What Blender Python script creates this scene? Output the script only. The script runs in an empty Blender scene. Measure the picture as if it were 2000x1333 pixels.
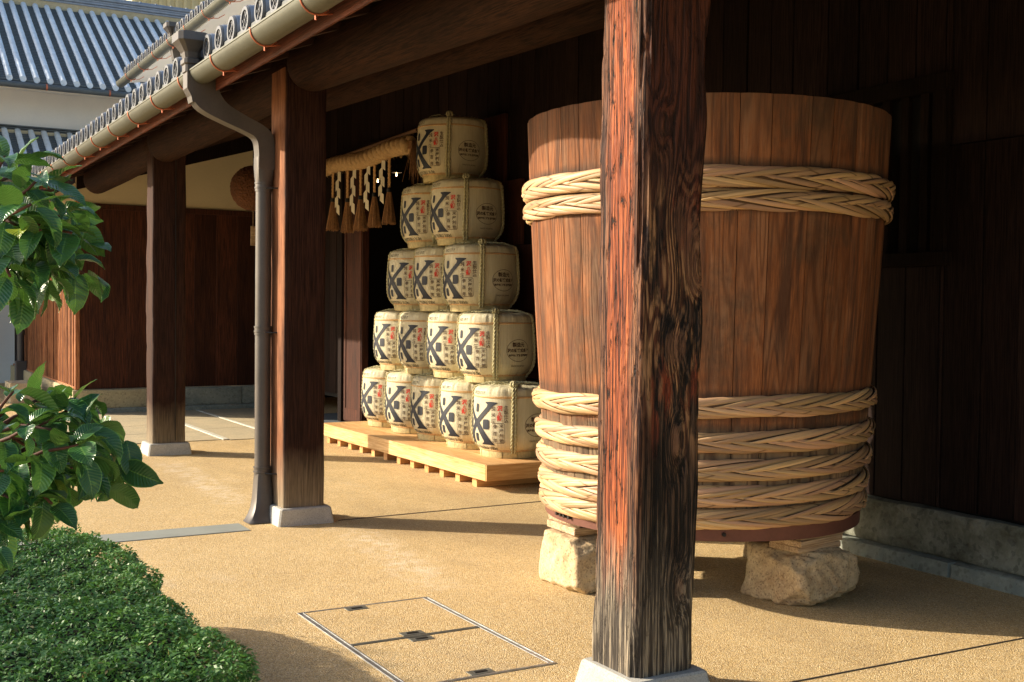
import bpy, bmesh, math, random
import numpy as np
from mathutils import Vector, Matrix, noise as mnoise
random.seed(11)
R = math.radians
sc = bpy.context.scene
COL = sc.collection

# ------------------------------------------------------------------ camera
yaw, pitch, roll = R(29.82), R(1.612), R(0.615)
f = Vector((math.sin(yaw)*math.cos(pitch), math.cos(yaw)*math.cos(pitch), -math.sin(pitch)))
rt = Vector((math.cos(yaw), -math.sin(yaw), 0)); up = rt.cross(f)
rt2 = rt*math.cos(roll)+up*math.sin(roll); up2 = up*math.cos(roll)-rt*math.sin(roll)
cam = bpy.data.cameras.new('camera'); co = bpy.data.objects.new('camera', cam); COL.objects.link(co)
cam.sensor_width = 36; cam.lens = 36*2252/2000; cam.clip_start = .05; cam.clip_end = 600
M = Matrix((rt2, up2, -f)).transposed().to_4x4(); M.translation = (0, 0, 1.5)
co.matrix_world = M; sc.camera = co

# ------------------------------------------------------------------ light
SUN_EL, SUN_AZ = 23, 140.8      # azimuth counted from +X towards +Y
w = bpy.data.worlds.new('World'); sc.world = w; w.use_nodes = True
wn = w.node_tree; bg = wn.nodes['Background']
sky = wn.nodes.new('ShaderNodeTexSky'); sky.sky_type = 'NISHITA'; sky.sun_disc = False
sky.sun_elevation = R(SUN_EL); sky.sun_rotation = R(90-SUN_AZ); sky.air_density = 1.0; sky.dust_density = 2.0
wn.links.new(sky.outputs[0], bg.inputs[0]); bg.inputs[1].default_value = 0.13
sl = bpy.data.lights.new('sun', 'SUN'); sl.energy = 4.7; sl.angle = R(.6); sl.color = (1, .86, .67)
so = bpy.data.objects.new('sun', sl); COL.objects.link(so)
sd = Vector((math.cos(R(SUN_AZ))*math.cos(R(SUN_EL)), math.sin(R(SUN_AZ))*math.cos(R(SUN_EL)), math.sin(R(SUN_EL))))
so.rotation_euler = sd.to_track_quat('Z', 'Y').to_euler(); so.location = sd*30
sc.view_settings.view_transform = 'Standard'; sc.view_settings.look = 'None'
sc.view_settings.exposure = 0.92; sc.view_settings.gamma = 1; sc.view_settings.use_curve_mapping = False
sc.render.engine = 'CYCLES'; sc.cycles.use_denoising = True; sc.cycles.max_bounces = 8

# ------------------------------------------------------------------ node helpers
class NT:
    def __init__(s, name):
        s.m = bpy.data.materials.new(name); s.m.use_nodes = True; s.t = s.m.node_tree
        s.b = s.t.nodes['Principled BSDF']
        s.tc = s.t.nodes.new('ShaderNodeTexCoord'); s.oi = s.t.nodes.new('ShaderNodeObjectInfo')
    def n(s, typ, ins={}, **at):
        nd = s.t.nodes.new(typ)
        for k, v in at.items(): setattr(nd, k, v)
        for k, v in ins.items():
            if isinstance(v, bpy.types.NodeSocket): s.t.links.new(v, nd.inputs[k])
            else: nd.inputs[k].default_value = v
        return nd
    def math(s, op, a, b=0., c=0., clamp=False):
        return s.n('ShaderNodeMath', {0: a, 1: b, 2: c}, operation=op, use_clamp=clamp).outputs[0]
    def vm(s, op, a, b=(0, 0, 0)):
        nd = s.n('ShaderNodeVectorMath', {0: a, 1: b}, operation=op); return nd.outputs[1] if op in ('LENGTH', 'DISTANCE') else nd.outputs[0]
    def mix(s, fac, a, b, mode='MIX'):
        nd = s.n('ShaderNodeMix', {0: fac}, data_type='RGBA', blend_type=mode)
        for i, v in ((6, a), (7, b)):
            if isinstance(v, bpy.types.NodeSocket): s.t.links.new(v, nd.inputs[i])
            else: nd.inputs[i].default_value = (*v, 1) if len(v) == 3 else v
        return nd.outputs[2]
    def noise(s, vec, scale, detail=4, rough=.55, dist=0.):
        return s.n('ShaderNodeTexNoise', {'Vector': vec, 'Scale': scale, 'Detail': detail, 'Roughness': rough, 'Distortion': dist}).outputs[0]
    def mr(s, v, a, b, c=0., d=1.):
        return s.n('ShaderNodeMapRange', {0: v, 1: a, 2: b, 3: c, 4: d}).outputs[0]
    def sep(s, v): return s.n('ShaderNodeSeparateXYZ', {0: v}).outputs
    def out(s, **k):
        for kk, v in k.items():
            kk = kk.replace('_', ' ')
            if isinstance(v, bpy.types.NodeSocket): s.t.links.new(v, s.b.inputs[kk])
            else: s.b.inputs[kk].default_value = (*v, 1) if isinstance(v, tuple) and len(v) == 3 else v
        return s.m
    def bump(s, h, dist, strength=1., prev=None):
        ins = {'Height': h, 'Distance': dist, 'Strength': strength}
        if prev is not None: ins['Normal'] = prev
        return s.n('ShaderNodeBump', ins).outputs[0]
    def rnd_vec(s):
        return s.vm('ADD', s.tc.outputs['Object'], s.n('ShaderNodeCombineXYZ', {0: s.math('MULTIPLY', s.oi.outputs['Random'], 37.), 1: s.math('MULTIPLY', s.oi.outputs['Random'], 61.), 2: s.math('MULTIPLY', s.oi.outputs['Random'], 17.)}).outputs[0])

def wood(name, dark, mid, light, axis=2, rings=16., scale=3., rough=.75, bump=.0025, vary=.35, grey=None, greyz=None, stain=None, spec=.3, lit_side=None):
    s = NT(name); v = s.rnd_vec()
    st = [1, 1, 1]; st[axis] = .07
    v1 = s.vm('MULTIPLY', v, tuple(st))
    a = s.noise(v1, scale, 2.5, .5)
    g = s.math('SINE', s.math('MULTIPLY', a, rings*6.28))
    g = s.mr(g, -1, 1)
    fb = s.noise(s.vm('MULTIPLY', v, tuple(1 if i != axis else .03 for i in range(3))), 130., 3, .7)
    patch = s.noise(s.vm('MULTIPLY', v, tuple(1 if i != axis else .35 for i in range(3))), 2.6, 5, .65)
    c = s.mix(s.math('MULTIPLY', s.math('POWER', g, 2.), .75), mid, dark)
    c = s.mix(s.mr(fb, .35, .7), c, light)
    c = s.mix(s.math('MULTIPLY', s.mr(fb, .55, .33), .8), c, dark)
    c = s.mix(s.mr(patch, .42, .68), c, s.mix(.55, c, dark))
    if stain: c = s.mix(s.mr(s.noise(v, 1.3, 6, .7), .52, .68, 0, .8), c, stain)
    if lit_side:  # paints sunlight into the colour of the -X side, by local x
        c = s.mix(s.mr(s.math('ADD', s.sep(s.tc.outputs['Object'])[0], s.math('MULTIPLY', s.math('SUBTRACT', patch, .5), .03)), lit_side[0]+.012, lit_side[0]-.004), c, s.mix(s.mr(fb, .35, .65), lit_side[1], lit_side[2]))
    hv = s.math('ADD', s.math('MULTIPLY', s.oi.outputs['Random'], vary), 1-vary/2)
    c = s.mix(1., c, s.n('ShaderNodeCombineXYZ', {0: hv, 1: hv, 2: hv}).outputs[0], 'MULTIPLY')
    if grey:
        z = s.sep(s.tc.outputs['Object'])[2]
        k = s.mr(s.math('ADD', z, s.math('MULTIPLY', s.math('SUBTRACT', patch, .5), .9*(greyz[1]-greyz[0])+.1)), greyz[0], greyz[1], 1, 0)
        c = s.mix(k, c, s.mix(s.mr(fb, .3, .7), tuple(x*.35 for x in grey), grey))
    h = s.math('ADD', s.math('MULTIPLY', fb, .8), s.math('MULTIPLY', g, .35))
    return s.out(Base_Color=c, Roughness=rough, Normal=s.bump(h, bump), Specular_IOR_Level=spec)

def plain(name, col, rough=.6, metal=0., nscale=8., var=.25, bump=0., fine=60., coat=0., spec=.4, obj=False):
    s = NT(name); v = s.rnd_vec() if not obj else s.tc.outputs['Object']
    a = s.noise(v, nscale, 6, .6); b = s.noise(v, fine, 4, .6)
    k = s.mr(s.math('ADD', s.math('MULTIPLY', a, .65), s.math('MULTIPLY', b, .35)), .3, .7)
    c = s.mix(k, tuple(x*(1-var) for x in col), tuple(min(1, x*(1+var*.6)) for x in col))
    kw = dict(Base_Color=c, Roughness=s.mr(a, .2, .8, max(0, rough-.1), min(1, rough+.1)), Metallic=metal, Coat_Weight=coat, Specular_IOR_Level=spec)
    if bump: kw['Normal'] = s.bump(s.math('ADD', a, s.math('MULTIPLY', b, .5)), bump)
    return s.out(**kw)

def stone(name, c1, c2, speck=(.08, .06, .04), scale=3., bump=.01, fine=70., spk=.35):
    s = NT(name); v = s.rnd_vec()
    a = s.noise(v, scale, 8, .68); b = s.noise(v, fine, 3, .6)
    vo = s.n('ShaderNodeTexVoronoi', {'Vector': v, 'Scale': fine*2.2}); 
    c = s.mix(s.mr(a, .35, .65), c1, c2)
    c = s.mix(s.math('MULTIPLY', s.mr(s.sep(vo.outputs['Color'])[0], .72, .95), spk), c, speck)
    c = s.mix(s.math('MULTIPLY', s.mr(b, .5, .7), .3), c, tuple(min(1, x*1.5) for x in c1))
    h = s.math('ADD', s.math('MULTIPLY', a, 1.), s.math('MULTIPLY', b, .25))
    return s.out(Base_Color=c, Roughness=.9, Normal=s.bump(h, bump), Specular_IOR_Level=.25)

# ------------------------------------------------------------------ mesh helpers
class MB:
    def __init__(s): s.v = []; s.f = []
    def add(s, vs, fs):
        o = len(s.v); s.v += [tuple(p) for p in vs]; s.f += [tuple(i+o for i in q) for q in fs]
    def box(s, x0, x1, y0, y1, z0, z1, c=0.):
        if c <= 0:
            s.add([(x, y, z) for x in (x0, x1) for y in (y0, y1) for z in (z0, z1)],
                  [(0, 1, 3, 2), (4, 6, 7, 5), (0, 4, 5, 1), (2, 3, 7, 6), (0, 2, 6, 4), (1, 5, 7, 3)]); return
        vs = []; idx = {}
        for i, x in enumerate((x0, x1)):
            for j, y in enumerate((y0, y1)):
                for k, z in enumerate((z0, z1)):
                    sx, sy, sz = (1, -1)[i]*c, (1, -1)[j]*c, (1, -1)[k]*c
                    for a, p in enumerate(((x, y+sy, z+sz), (x+sx, y, z+sz), (x+sx, y+sy, z))):
                        idx[i, j, k, a] = len(vs); vs.append(p)
        F = []
        for i in (0, 1): q = [idx[i, 0, 0, 0], idx[i, 0, 1, 0], idx[i, 1, 1, 0], idx[i, 1, 0, 0]]; F.append(q if i == 0 else q[::-1])
        for i in (0, 1): q = [idx[0, i, 0, 1], idx[1, i, 0, 1], idx[1, i, 1, 1], idx[0, i, 1, 1]]; F.append(q if i == 0 else q[::-1])
        for i in (0, 1): q = [idx[0, 0, i, 2], idx[0, 1, i, 2], idx[1, 1, i, 2], idx[1, 0, i, 2]]; F.append(q if i == 0 else q[::-1])
        for a in (0, 1):
            for b in (0, 1):
                F.append([idx[a, b, 0, 0], idx[a, b, 1, 0], idx[a, b, 1, 1], idx[a, b, 0, 1]])
                F.append([idx[a, 0, b, 0], idx[a, 1, b, 0], idx[a, 1, b, 2], idx[a, 0, b, 2]])
                F.append([idx[0, a, b, 1], idx[1, a, b, 1], idx[1, a, b, 2], idx[0, a, b, 2]])
        for i in (0, 1):
            for j in (0, 1):
                for k in (0, 1): F.append([idx[i, j, k, a] for a in range(3)])
        s.add(vs, F)
    def tube(s, pts, r, n=8, cap=True, up=(0, 0, 1), squash=1.):
        pts = [Vector(p) for p in pts]; m = len(pts); rr = r if isinstance(r, (list, tuple)) else [r]*m
        vs = []; u = Vector(up)
        for i, p in enumerate(pts):
            t = (pts[min(i+1, m-1)]-pts[max(i-1, 0)]).normalized()
            a = t.cross(u)
            if a.length < 1e-3: a = t.cross(Vector((1, 0, 0)))
            a.normalize(); b = t.cross(a).normalized(); 
            if i and a.dot(pa) < 0: a, b = -a, -b
            pa = a; u = b if abs(b.dot(Vector(up))) < .02 else u
            for k in range(n):
                an = 2*math.pi*k/n; vs.append(p+a*math.cos(an)*rr[i]+b*math.sin(an)*rr[i]*squash)
        F = [(i*n+k, i*n+(k+1) % n, (i+1)*n+(k+1) % n, (i+1)*n+k) for i in range(m-1) for k in range(n)]
        if cap: F += [tuple(range(n))[::-1], tuple(range((m-1)*n, m*n))]
        s.add(vs, F)
    def rev(s, prof, n=32, cx=0, cy=0, a0=0, a1=2*math.pi, fn=None):
        full = abs(a1-a0-2*math.pi) < 1e-6; m = n if full else n+1; L = len(prof); vs = []
        for k in range(m):
            a = a0+(a1-a0)*k/n
            for (r, z) in prof:
                if fn: r, z = fn(a, r, z)
                vs.append((cx+r*math.cos(a), cy+r*math.sin(a), z))
        F = []
        for k in range(n):
            k2 = (k+1) % m
            for i in range(L-1): F.append((k*L+i, k2*L+i, k2*L+i+1, k*L+i+1))
        s.add(vs, F)
    def prism(s, poly, axis, a, b, c=0.):
        # poly in the two other axes (order kept: x,z for axis y; y,z for x; x,y for z)
        def P(p, t): return {0: (t, p[0], p[1]), 1: (p[0], t, p[1]), 2: (p[0], p[1], t)}[axis]
        n = len(poly); vs = [P(p, a) for p in poly]+[P(p, b) for p in poly]
        s.add(vs, [tuple(range(n)), tuple(range(n, 2*n))[::-1]]+[(i, i+n, (i+1) % n+n, (i+1) % n) for i in range(n)])
    def mesh(s, name, mat, smooth=False, off=(0, 0, 0), fix=True):
        me = bpy.data.meshes.new(name)
        if any(off): ox, oy, oz = off; vs = [(x-ox, y-oy, z-oz) for x, y, z in s.v]
        else: vs = s.v
        me.from_pydata(vs, [], s.f)
        if fix:
            bm = bmesh.new(); bm.from_mesh(me); bmesh.ops.recalc_face_normals(bm, faces=bm.faces); bm.to_mesh(me); bm.free()
        if smooth:
            me.polygons.foreach_set('use_smooth', [True]*len(me.polygons))
            if smooth != 'all':
                me.set_sharp_from_angle(angle=R(smooth if smooth is not True else 35))
        if mat: me.materials.append(mat)
        me.update(); return me
    def build(s, name, mat, parent=None, smooth=False, fix=True):
        off = tuple(root(parent).location) if parent else (0, 0, 0)
        return put(name, s.mesh(name, mat, smooth, off, fix), parent)
def root(o):
    while o.parent: o = o.parent
    return o
def put(name, me, parent=None, loc=(0, 0, 0), rot=None):
    o = bpy.data.objects.new(name, me); COL.objects.link(o); o.parent = parent; o.location = loc
    if rot: o.rotation_euler = rot
    return o
def tag(o, label=None, cat=None, group=None, kind=None):
    if label: o['label'] = label
    if cat: o['category'] = cat
    if group: o['group'] = group
    if kind: o['kind'] = kind
    return o
def thing(name, label, cat, loc=(0, 0, 0), group=None):
    o = bpy.data.objects.new(name, None); COL.objects.link(o); o.location = loc; o.empty_display_size = .2
    return tag(o, label, cat, group)
def inst(name, me, parent, wloc, rot=None):
    L = root(parent).location; return put(name, me, parent, (wloc[0]-L[0], wloc[1]-L[1], wloc[2]-L[2]), rot)
def copy_tree(o, parent=None):
    c = o.copy(); COL.objects.link(c); c.parent = parent
    for ch in list(o.children): copy_tree(ch, c)
    return c

# ------------------------------------------------------------------ materials
BROWN = wood('dark_wall_wood', (.006, .003, .0025), (.017, .009, .007), (.030, .017, .013), vary=.5, bump=.0015, spec=.1)
WINGW = wood('red_brown_wood', (.016, .006, .004), (.060, .018, .009), (.105, .034, .016), vary=.6, rough=.7, spec=.2)
SLATW = wood('lit_slat_wood', (.12, .035, .015), (.40, .14, .05), (.62, .27, .11), vary=.7)
POSTW = wood('old_post_wood', (.010, .004, .003), (.028, .011, .008), (.055, .024, .016), grey=(.34, .27, .18), greyz=(.12, .55), rough=.75, vary=0, spec=.15, lit_side=(-.154, (.26, .085, .035), (.56, .25, .115)))  # strong painted sunlight on the -X side, other faces kept dark
POSTD = wood('dark_post_wood', (.010, .004, .003), (.028, .011, .008), (.055, .024, .016), grey=(.30, .24, .16), greyz=(.12, .55), rough=.75, vary=0, spec=.15, lit_side=(-.172, (.035, .014, .009), (.11, .045, .024)))  # same post wood with weaker sunlight painted on its -X side
BEAMW = wood('log_wood', (.010, .005, .0035), (.030, .014, .009), (.055, .024, .013), axis=1, vary=.1, spec=.08)
SOFFW = wood('eave_wood', (.035, .010, .006), (.15, .036, .017), (.22, .06, .03), axis=1, vary=.3)
RAFTW = wood('rafter_wood', (.015, .006, .004), (.035, .013, .008), (.05, .02, .012), axis=0, vary=.3)
s = NT('tub_cedar'); v = s.rnd_vec(); zz_ = s.sep(s.tc.outputs['Object'])[2]; rn = s.oi.outputs['Random']
a = s.noise(s.vm('MULTIPLY', v, (1, 1, .055)), 6.0, 2.0, .4)
g = s.math('POWER', s.mr(s.math('SINE', s.math('MULTIPLY', a, 88.)), -1, 1), 3.)
fb = s.noise(s.vm('MULTIPLY', v, (1, 1, .02)), 170., 3, .65)
pt = s.noise(s.vm('MULTIPLY', v, (1, 1, .30)), 4.5, 6, .68)
pt2 = s.noise(s.vm('MULTIPLY', s.tc.outputs['Object'], (1, 1, .8)), 2.2, 6, .7)
c = s.mix(s.mr(fb, .3, .7), (.19, .070, .028), (.36, .135, .050))
c = s.mix(s.mr(pt, .50, .66, 0, .7), c, (.34, .17, .088))
stk = s.noise(s.vm('MULTIPLY', s.tc.outputs['Object'], (1, 1, .05)), 16., 4, .65)
c = s.mix(s.mr(stk, .50, .62, 0, .75), c, (.070, .038, .026))
c = s.mix(s.mr(stk, .44, .33, 0, .45), c, (.36, .21, .12))
c = s.mix(s.mr(pt, .46, .34, 0, .7), c, (.135, .060, .035))
c = s.mix(s.math('MULTIPLY', s.math('MULTIPLY', g, s.mr(pt, .3, .6, .25, 1)), .55), c, (.075, .030, .017))
c = s.mix(s.mr(pt2, .50, .64, 0, .8), c, s.mix(s.mr(fb, .35, .65), (.085, .045, .027), (.17, .10, .058)))
acc = None
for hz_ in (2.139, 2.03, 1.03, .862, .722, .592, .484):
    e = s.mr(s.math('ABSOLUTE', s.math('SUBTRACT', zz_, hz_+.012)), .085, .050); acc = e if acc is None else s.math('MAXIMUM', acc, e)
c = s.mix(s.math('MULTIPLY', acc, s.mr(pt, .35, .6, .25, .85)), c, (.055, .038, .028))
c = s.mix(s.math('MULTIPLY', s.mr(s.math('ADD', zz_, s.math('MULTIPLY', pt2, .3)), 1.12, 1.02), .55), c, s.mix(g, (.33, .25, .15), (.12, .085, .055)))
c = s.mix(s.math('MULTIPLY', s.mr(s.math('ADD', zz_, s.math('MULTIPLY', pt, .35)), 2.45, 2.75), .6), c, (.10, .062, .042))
hv = s.math('ADD', s.math('MULTIPLY', rn, .55), .72)
c = s.mix(1., c, s.n('ShaderNodeCombineXYZ', {0: hv, 1: hv, 2: hv}).outputs[0], 'MULTIPLY')
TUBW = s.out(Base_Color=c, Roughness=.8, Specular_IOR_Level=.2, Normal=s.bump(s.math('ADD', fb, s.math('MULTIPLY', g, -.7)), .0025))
PINEY = wood('fresh_pine', (.50, .24, .075), (.72, .44, .19), (.80, .56, .29), axis=1, rings=5, scale=3.2, vary=.12, rough=.5, bump=.0006)
PINEX = wood('fresh_pine_end', (.48, .22, .07), (.66, .37, .14), (.74, .46, .21), axis=0, rings=5, scale=3.2, vary=.2, rough=.5, bump=.0006)
SHIMW = wood('shim_wood', (.22, .13, .07), (.48, .34, .2), (.62, .48, .32), axis=0, vary=.4)
PLASTER = plain('cream_plaster', (.60, .52, .35), .9, var=.1, nscale=1.2, bump=.002)
PLASTERW = plain('white_plaster', (.74, .73, .69), .9, var=.1, nscale=.8, bump=.002)
TILE = plain('roof_tile', (.26, .29, .34), .38, var=.35, nscale=6, bump=.0015, spec=.7)
TILEF = plain('tile_face', (.085, .09, .10), .6, var=.3, nscale=30, spec=.3)
TILER = plain('tile_rim', (.15, .16, .175), .55, var=.35, nscale=25, bump=.001, spec=.3)
TILEL = plain('roof_tile_skylit', (.70, .77, .82), .42, var=.3, nscale=5, bump=.0015, spec=.7)  # pale blue base colour carries the sky sheen of the storehouse tiles
TILED = plain('roof_pan_tile', (.09, .105, .11), .55, var=.3, nscale=6)
MORTAR = plain('mortar', (.5, .42, .26), .9)
GUTM = plain('gutter_zinc', (.115, .118, .090), .5, metal=.4, var=.22, nscale=9, bump=.0006)
PIPEM = plain('downpipe_bronze', (.105, .095, .088), .45, metal=.35, var=.2, nscale=4, bump=.0004)
COPPER = plain('copper', (.55, .17, .09), .5, metal=.5, var=.3)
BLACKM = plain('black_wire', (.01, .01, .01), .5)
BASEST = stone('base_granite', (.50, .49, .44), (.40, .39, .35), fine=110, bump=.002, scale=6)
FOUND = stone('foundation_stone', (.36, .39, .26), (.20, .29, .25), speck=(.10, .10, .07), bump=.045, fine=18, scale=3.5)
FOUNDM = stone('mossy_foundation_stone', (.07, .07, .045), (.26, .27, .22), speck=(.02, .02, .02), bump=.03, fine=18, scale=5)
FOUNDW = stone('wing_foundation_stone', (.30, .32, .27), (.20, .23, .21), bump=.02, fine=25)
FOUNDY = stone('warm_foundation_stone', (.50, .43, .26), (.40, .34, .21), bump=.02, fine=25)
ROCK = stone('granite_boulder', (.62, .50, .31), (.42, .28, .15), speck=(.12, .07, .04), scale=4, bump=.012, fine=55, spk=.55)
SLAB = stone('paving_slab_stone', (.52, .43, .27), (.42, .36, .24), bump=.003, fine=60)
DRAIN = plain('drain_concrete', (.27, .29, .26), .8, var=.15, nscale=5, bump=.001)
STEEL = plain('hatch_steel', (.50, .50, .48), .38, metal=.8, var=.25, nscale=20)
STEELD = plain('hatch_plate', (.20, .20, .17), .5, metal=.6, var=.3, nscale=25)
JOINT = plain('joint_sealant', (.10, .075, .05), .9)
SOIL = plain('soil', (.06, .035, .02), .95, var=.5, nscale=30, bump=.01)
BANDM = plain('painted_steel_band', (.17, .07, .05), .55, metal=.2, var=.25, nscale=5)
INK = plain('blue_black_ink', (.012, .017, .030), .6, var=.25, nscale=14)
INKG = plain('grey_ink', (.10, .10, .07), .7)
INKR = plain('red_ink', (.62, .05, .03), .7)
INKP = plain('pale_red_print', (.66, .36, .22), .75)
INKB = plain('brown_ink', (.08, .042, .022), .7)
TWINE = plain('orange_twine', (.62, .38, .17), .8, nscale=60, var=.3)
ROPE = plain('straw_rope', (.47, .43, .25), .9, nscale=40, var=.35, bump=.002, fine=200)
STRAW = plain('golden_straw', (.52, .34, .16), .85, nscale=30, var=.4, bump=.003, fine=180)
STRAWD = plain('brush_straw', (.34, .18, .08), .85, nscale=30, var=.4)
PAPER = plain('paper', (.72, .66, .50), .8, var=.06)
BALL = plain('cedar_needles', (.14, .055, .022), .95, var=.75, nscale=45, bump=.02, fine=110)
RIBBED = plain('beige_cladding', (.50, .46, .28), .7, var=.1)
GREYB = plain('grey_cladding', (.42, .46, .47), .6, var=.1)
BARK = plain('twig_bark', (.11, .045, .03), .8, var=.4, nscale=30, bump=.001)
DARKIN = plain('dark_interior', (.012, .010, .008), .9)

s = NT('exposed_aggregate')   # ground
v = s.tc.outputs['Object']
vo = s.n('ShaderNodeTexVoronoi', {'Vector': v, 'Scale': 210.}); cc = s.sep(vo.outputs['Color'])
big = s.noise(v, .8, 5, .6); med = s.noise(v, 5., 4, .6); mid = s.noise(v, 38., 3, .7)
c = s.mix(s.mr(big, .35, .65), (.55, .375, .155), (.66, .47, .215))
c = s.mix(s.mr(med, .4, .65, 0, .5), c, (.52, .355, .155))
c = s.mix(s.mr(cc[0], .5, .95, 0, .65), c, (.90, .78, .52))
c = s.mix(s.mr(cc[1], .64, .95, 0, .7), c, (.17, .11, .065))
c = s.mix(s.mr(mid, .55, .75, 0, .45), c, (.36, .23, .11))
c = s.mix(s.mr(s.noise(s.vm('MULTIPLY', v, (1, .55, 1)), .9, 7, .72), .60, .74, 0, .45), c, (.66, .57, .42))
xy = s.vm('ADD', s.vm('MULTIPLY', v, (1, 1, 0)), s.n('ShaderNodeCombineXYZ', {0: s.math('MULTIPLY', s.math('SUBTRACT', med, .5), .5), 1: s.math('MULTIPLY', s.math('SUBTRACT', big, .5), .8)}).outputs[0])
def seg_d(ax, ay, bx, by):
    L = math.hypot(bx-ax, by-ay); ux, uy = (bx-ax)/L, (by-ay)/L
    d = s.vm('SUBTRACT', xy, (ax, ay, 0)); al = s.n('ShaderNodeVectorMath', {0: d, 1: (ux, uy, 0)}, operation='DOT_PRODUCT').outputs[1]; ac = s.math('ABSOLUTE', s.n('ShaderNodeVectorMath', {0: d, 1: (-uy, ux, 0)}, operation='DOT_PRODUCT').outputs[1])
    return s.math('MULTIPLY', s.mr(ac, .20, .02), s.math('MULTIPLY', s.mr(al, -.1, .25), s.mr(al, L+.2, L-.3)))
sc1 = s.math('MAXIMUM', seg_d(2.95, 7.35, 2.75, 5.6), seg_d(2.62, 11.2, 2.55, 8.6))
sc1 = s.math('MULTIPLY', sc1, s.mr(s.noise(v, 9., 5, .75), .42, .62, 0, .6))
c = s.mix(sc1, c, (.80, .71, .55))
dk = s.math('MULTIPLY', s.mr(s.noise(s.vm('MULTIPLY', v, (1, .4, 1)), .55, 6, .7),   .50, .64), .45)
c = s.mix(dk, c, (.33, .235, .13))
GROUND = s.out(Base_Color=c, Roughness=.92, Specular_IOR_Level=.2, Normal=s.bump(s.math('ADD', s.math('MULTIPLY', vo.outputs['Distance'], -1.), s.math('MULTIPLY', mid, .6)), .0035))

s = NT('straw_mat')            # cask wrapper
v = s.tc.outputs['Object']; z = s.sep(v)
ang = s.math('ARCTAN2', z[1], z[0])
cyl = s.n('ShaderNodeCombineXYZ', {0: s.math('MULTIPLY', ang, .34), 1: z[2], 2: s.math('MULTIPLY', s.oi.outputs['Random'], 9.)}).outputs[0]
vf = s.noise(s.vm('MULTIPLY', cyl, (1, .03, 1)), 150., 3, .6)
hw = s.math('SINE', s.math('MULTIPLY', z[2], 6.283/.006))
sh = s.noise(s.vm('MULTIPLY', cyl, (1, .3, 1)), 7., 4, .6)
c = s.mix(s.mr(vf, .3, .7), (.60, .55, .37), (.72, .67, .49))
c = s.mix(s.mr(sh, .4, .7, 0, .45), c, (.50, .42, .23))
c = s.mix(s.math('MULTIPLY', s.mr(hw, .2, 1.), .12), c, (.40, .36, .22))
c = s.mix(s.mr(z[2], .20, .05, 0, .45), c, (.62, .47, .24))
CASKM = s.out(Base_Color=c, Roughness=.55, Specular_IOR_Level=.35, Coat_Weight=.18, Coat_Roughness=.35,
              Normal=s.bump(s.math('ADD', s.math('ADD', vf, s.math('MULTIPLY', hw, .25)), s.math('MULTIPLY', sh, 1.2)), .003))

s = NT('split_bamboo')
v = s.tc.outputs['UV']; rn = s.oi.outputs['Random']
vv = s.n('ShaderNodeCombineXYZ', {0: s.math('MULTIPLY', s.sep(v)[0], 1.), 1: s.math('MULTIPLY', s.sep(v)[1], .06), 2: s.math('MULTIPLY', rn, 50.)}).outputs[0]
fb = s.noise(vv, 26., 3, .7); pt = s.noise(vv, 3.5, 3, .6)
c = s.mix(s.mr(fb, .3, .7), (.44, .27, .11), (.68, .47, .24))
c = s.mix(s.mr(pt, .42, .6, 0, .75), c, (.60, .34, .22))
nd = s.math('ABSOLUTE', s.math('SUBTRACT', s.math('FRACT', s.math('ADD', s.math('MULTIPLY', s.sep(v)[1], 1.3), s.math('MULTIPLY', rn, 7.))), .5))
c = s.mix(s.mr(nd, .016, .004, 0, .75), c, (.16, .085, .03))
hv = s.math('ADD', s.math('MULTIPLY', rn, .62), .62)
c = s.mix(1., c, s.n('ShaderNodeCombineXYZ', {0: hv, 1: hv, 2: hv}).outputs[0], 'MULTIPLY')
BAMBOO = s.out(Base_Color=c, Roughness=.5, Specular_IOR_Level=.4, Normal=s.bump(fb, .0015))
BAMBOOD = plain('bamboo_core', (.10, .055, .025), .8)

s = NT('glossy_leaf')
uv = s.sep(s.tc.outputs['UV']); rn = s.oi.outputs['Random']
au = s.math('ABSOLUTE', s.math('SUBTRACT', s.math('MULTIPLY', uv[0], 2.), 1.))
base = s.mix(s.mr(rn, .0, 1.), (.018, .085, .028), (.055, .155, .026))
base = s.mix(s.mr(s.noise(s.rnd_vec(), 12., 3), .35, .7), base, s.mix(.5, base, (.02, .10, .05)))
base = s.mix(s.mr(rn, .93, .97), base, (.28, .34, .03))
side = s.math('SINE', s.math('ADD', s.math('MULTIPLY', uv[1], 85.), s.math('MULTIPLY', au, -14.)))
base = s.mix(s.mr(side, .85, 1., 0, .08), base, (.10, .22, .06))
base = s.mix(s.mr(au, .07, .02, 0, .75), base, (.16, .30, .07))
base = s.mix(s.mr(au, .88, .97, 0, .8), base, (.15, .33, .06))
gm = s.n('ShaderNodeNewGeometry').outputs['Backfacing']
base = s.mix(gm, base, (.08, .19, .045))
LEAF = s.out(Base_Color=base, Roughness=.28, Specular_IOR_Level=.5, Normal=s.bump(side, .0004))
tr = s.n('ShaderNodeBsdfTranslucent', {'Color': (.14, .32, .05, 1)})
ms = s.n('ShaderNodeMixShader', {0: .13}); s.t.links.new(s.b.outputs[0], ms.inputs[1]); s.t.links.new(tr.outputs[0], ms.inputs[2])
s.t.links.new(ms.outputs[0], s.t.nodes['Material Output'].inputs[0])

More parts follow.
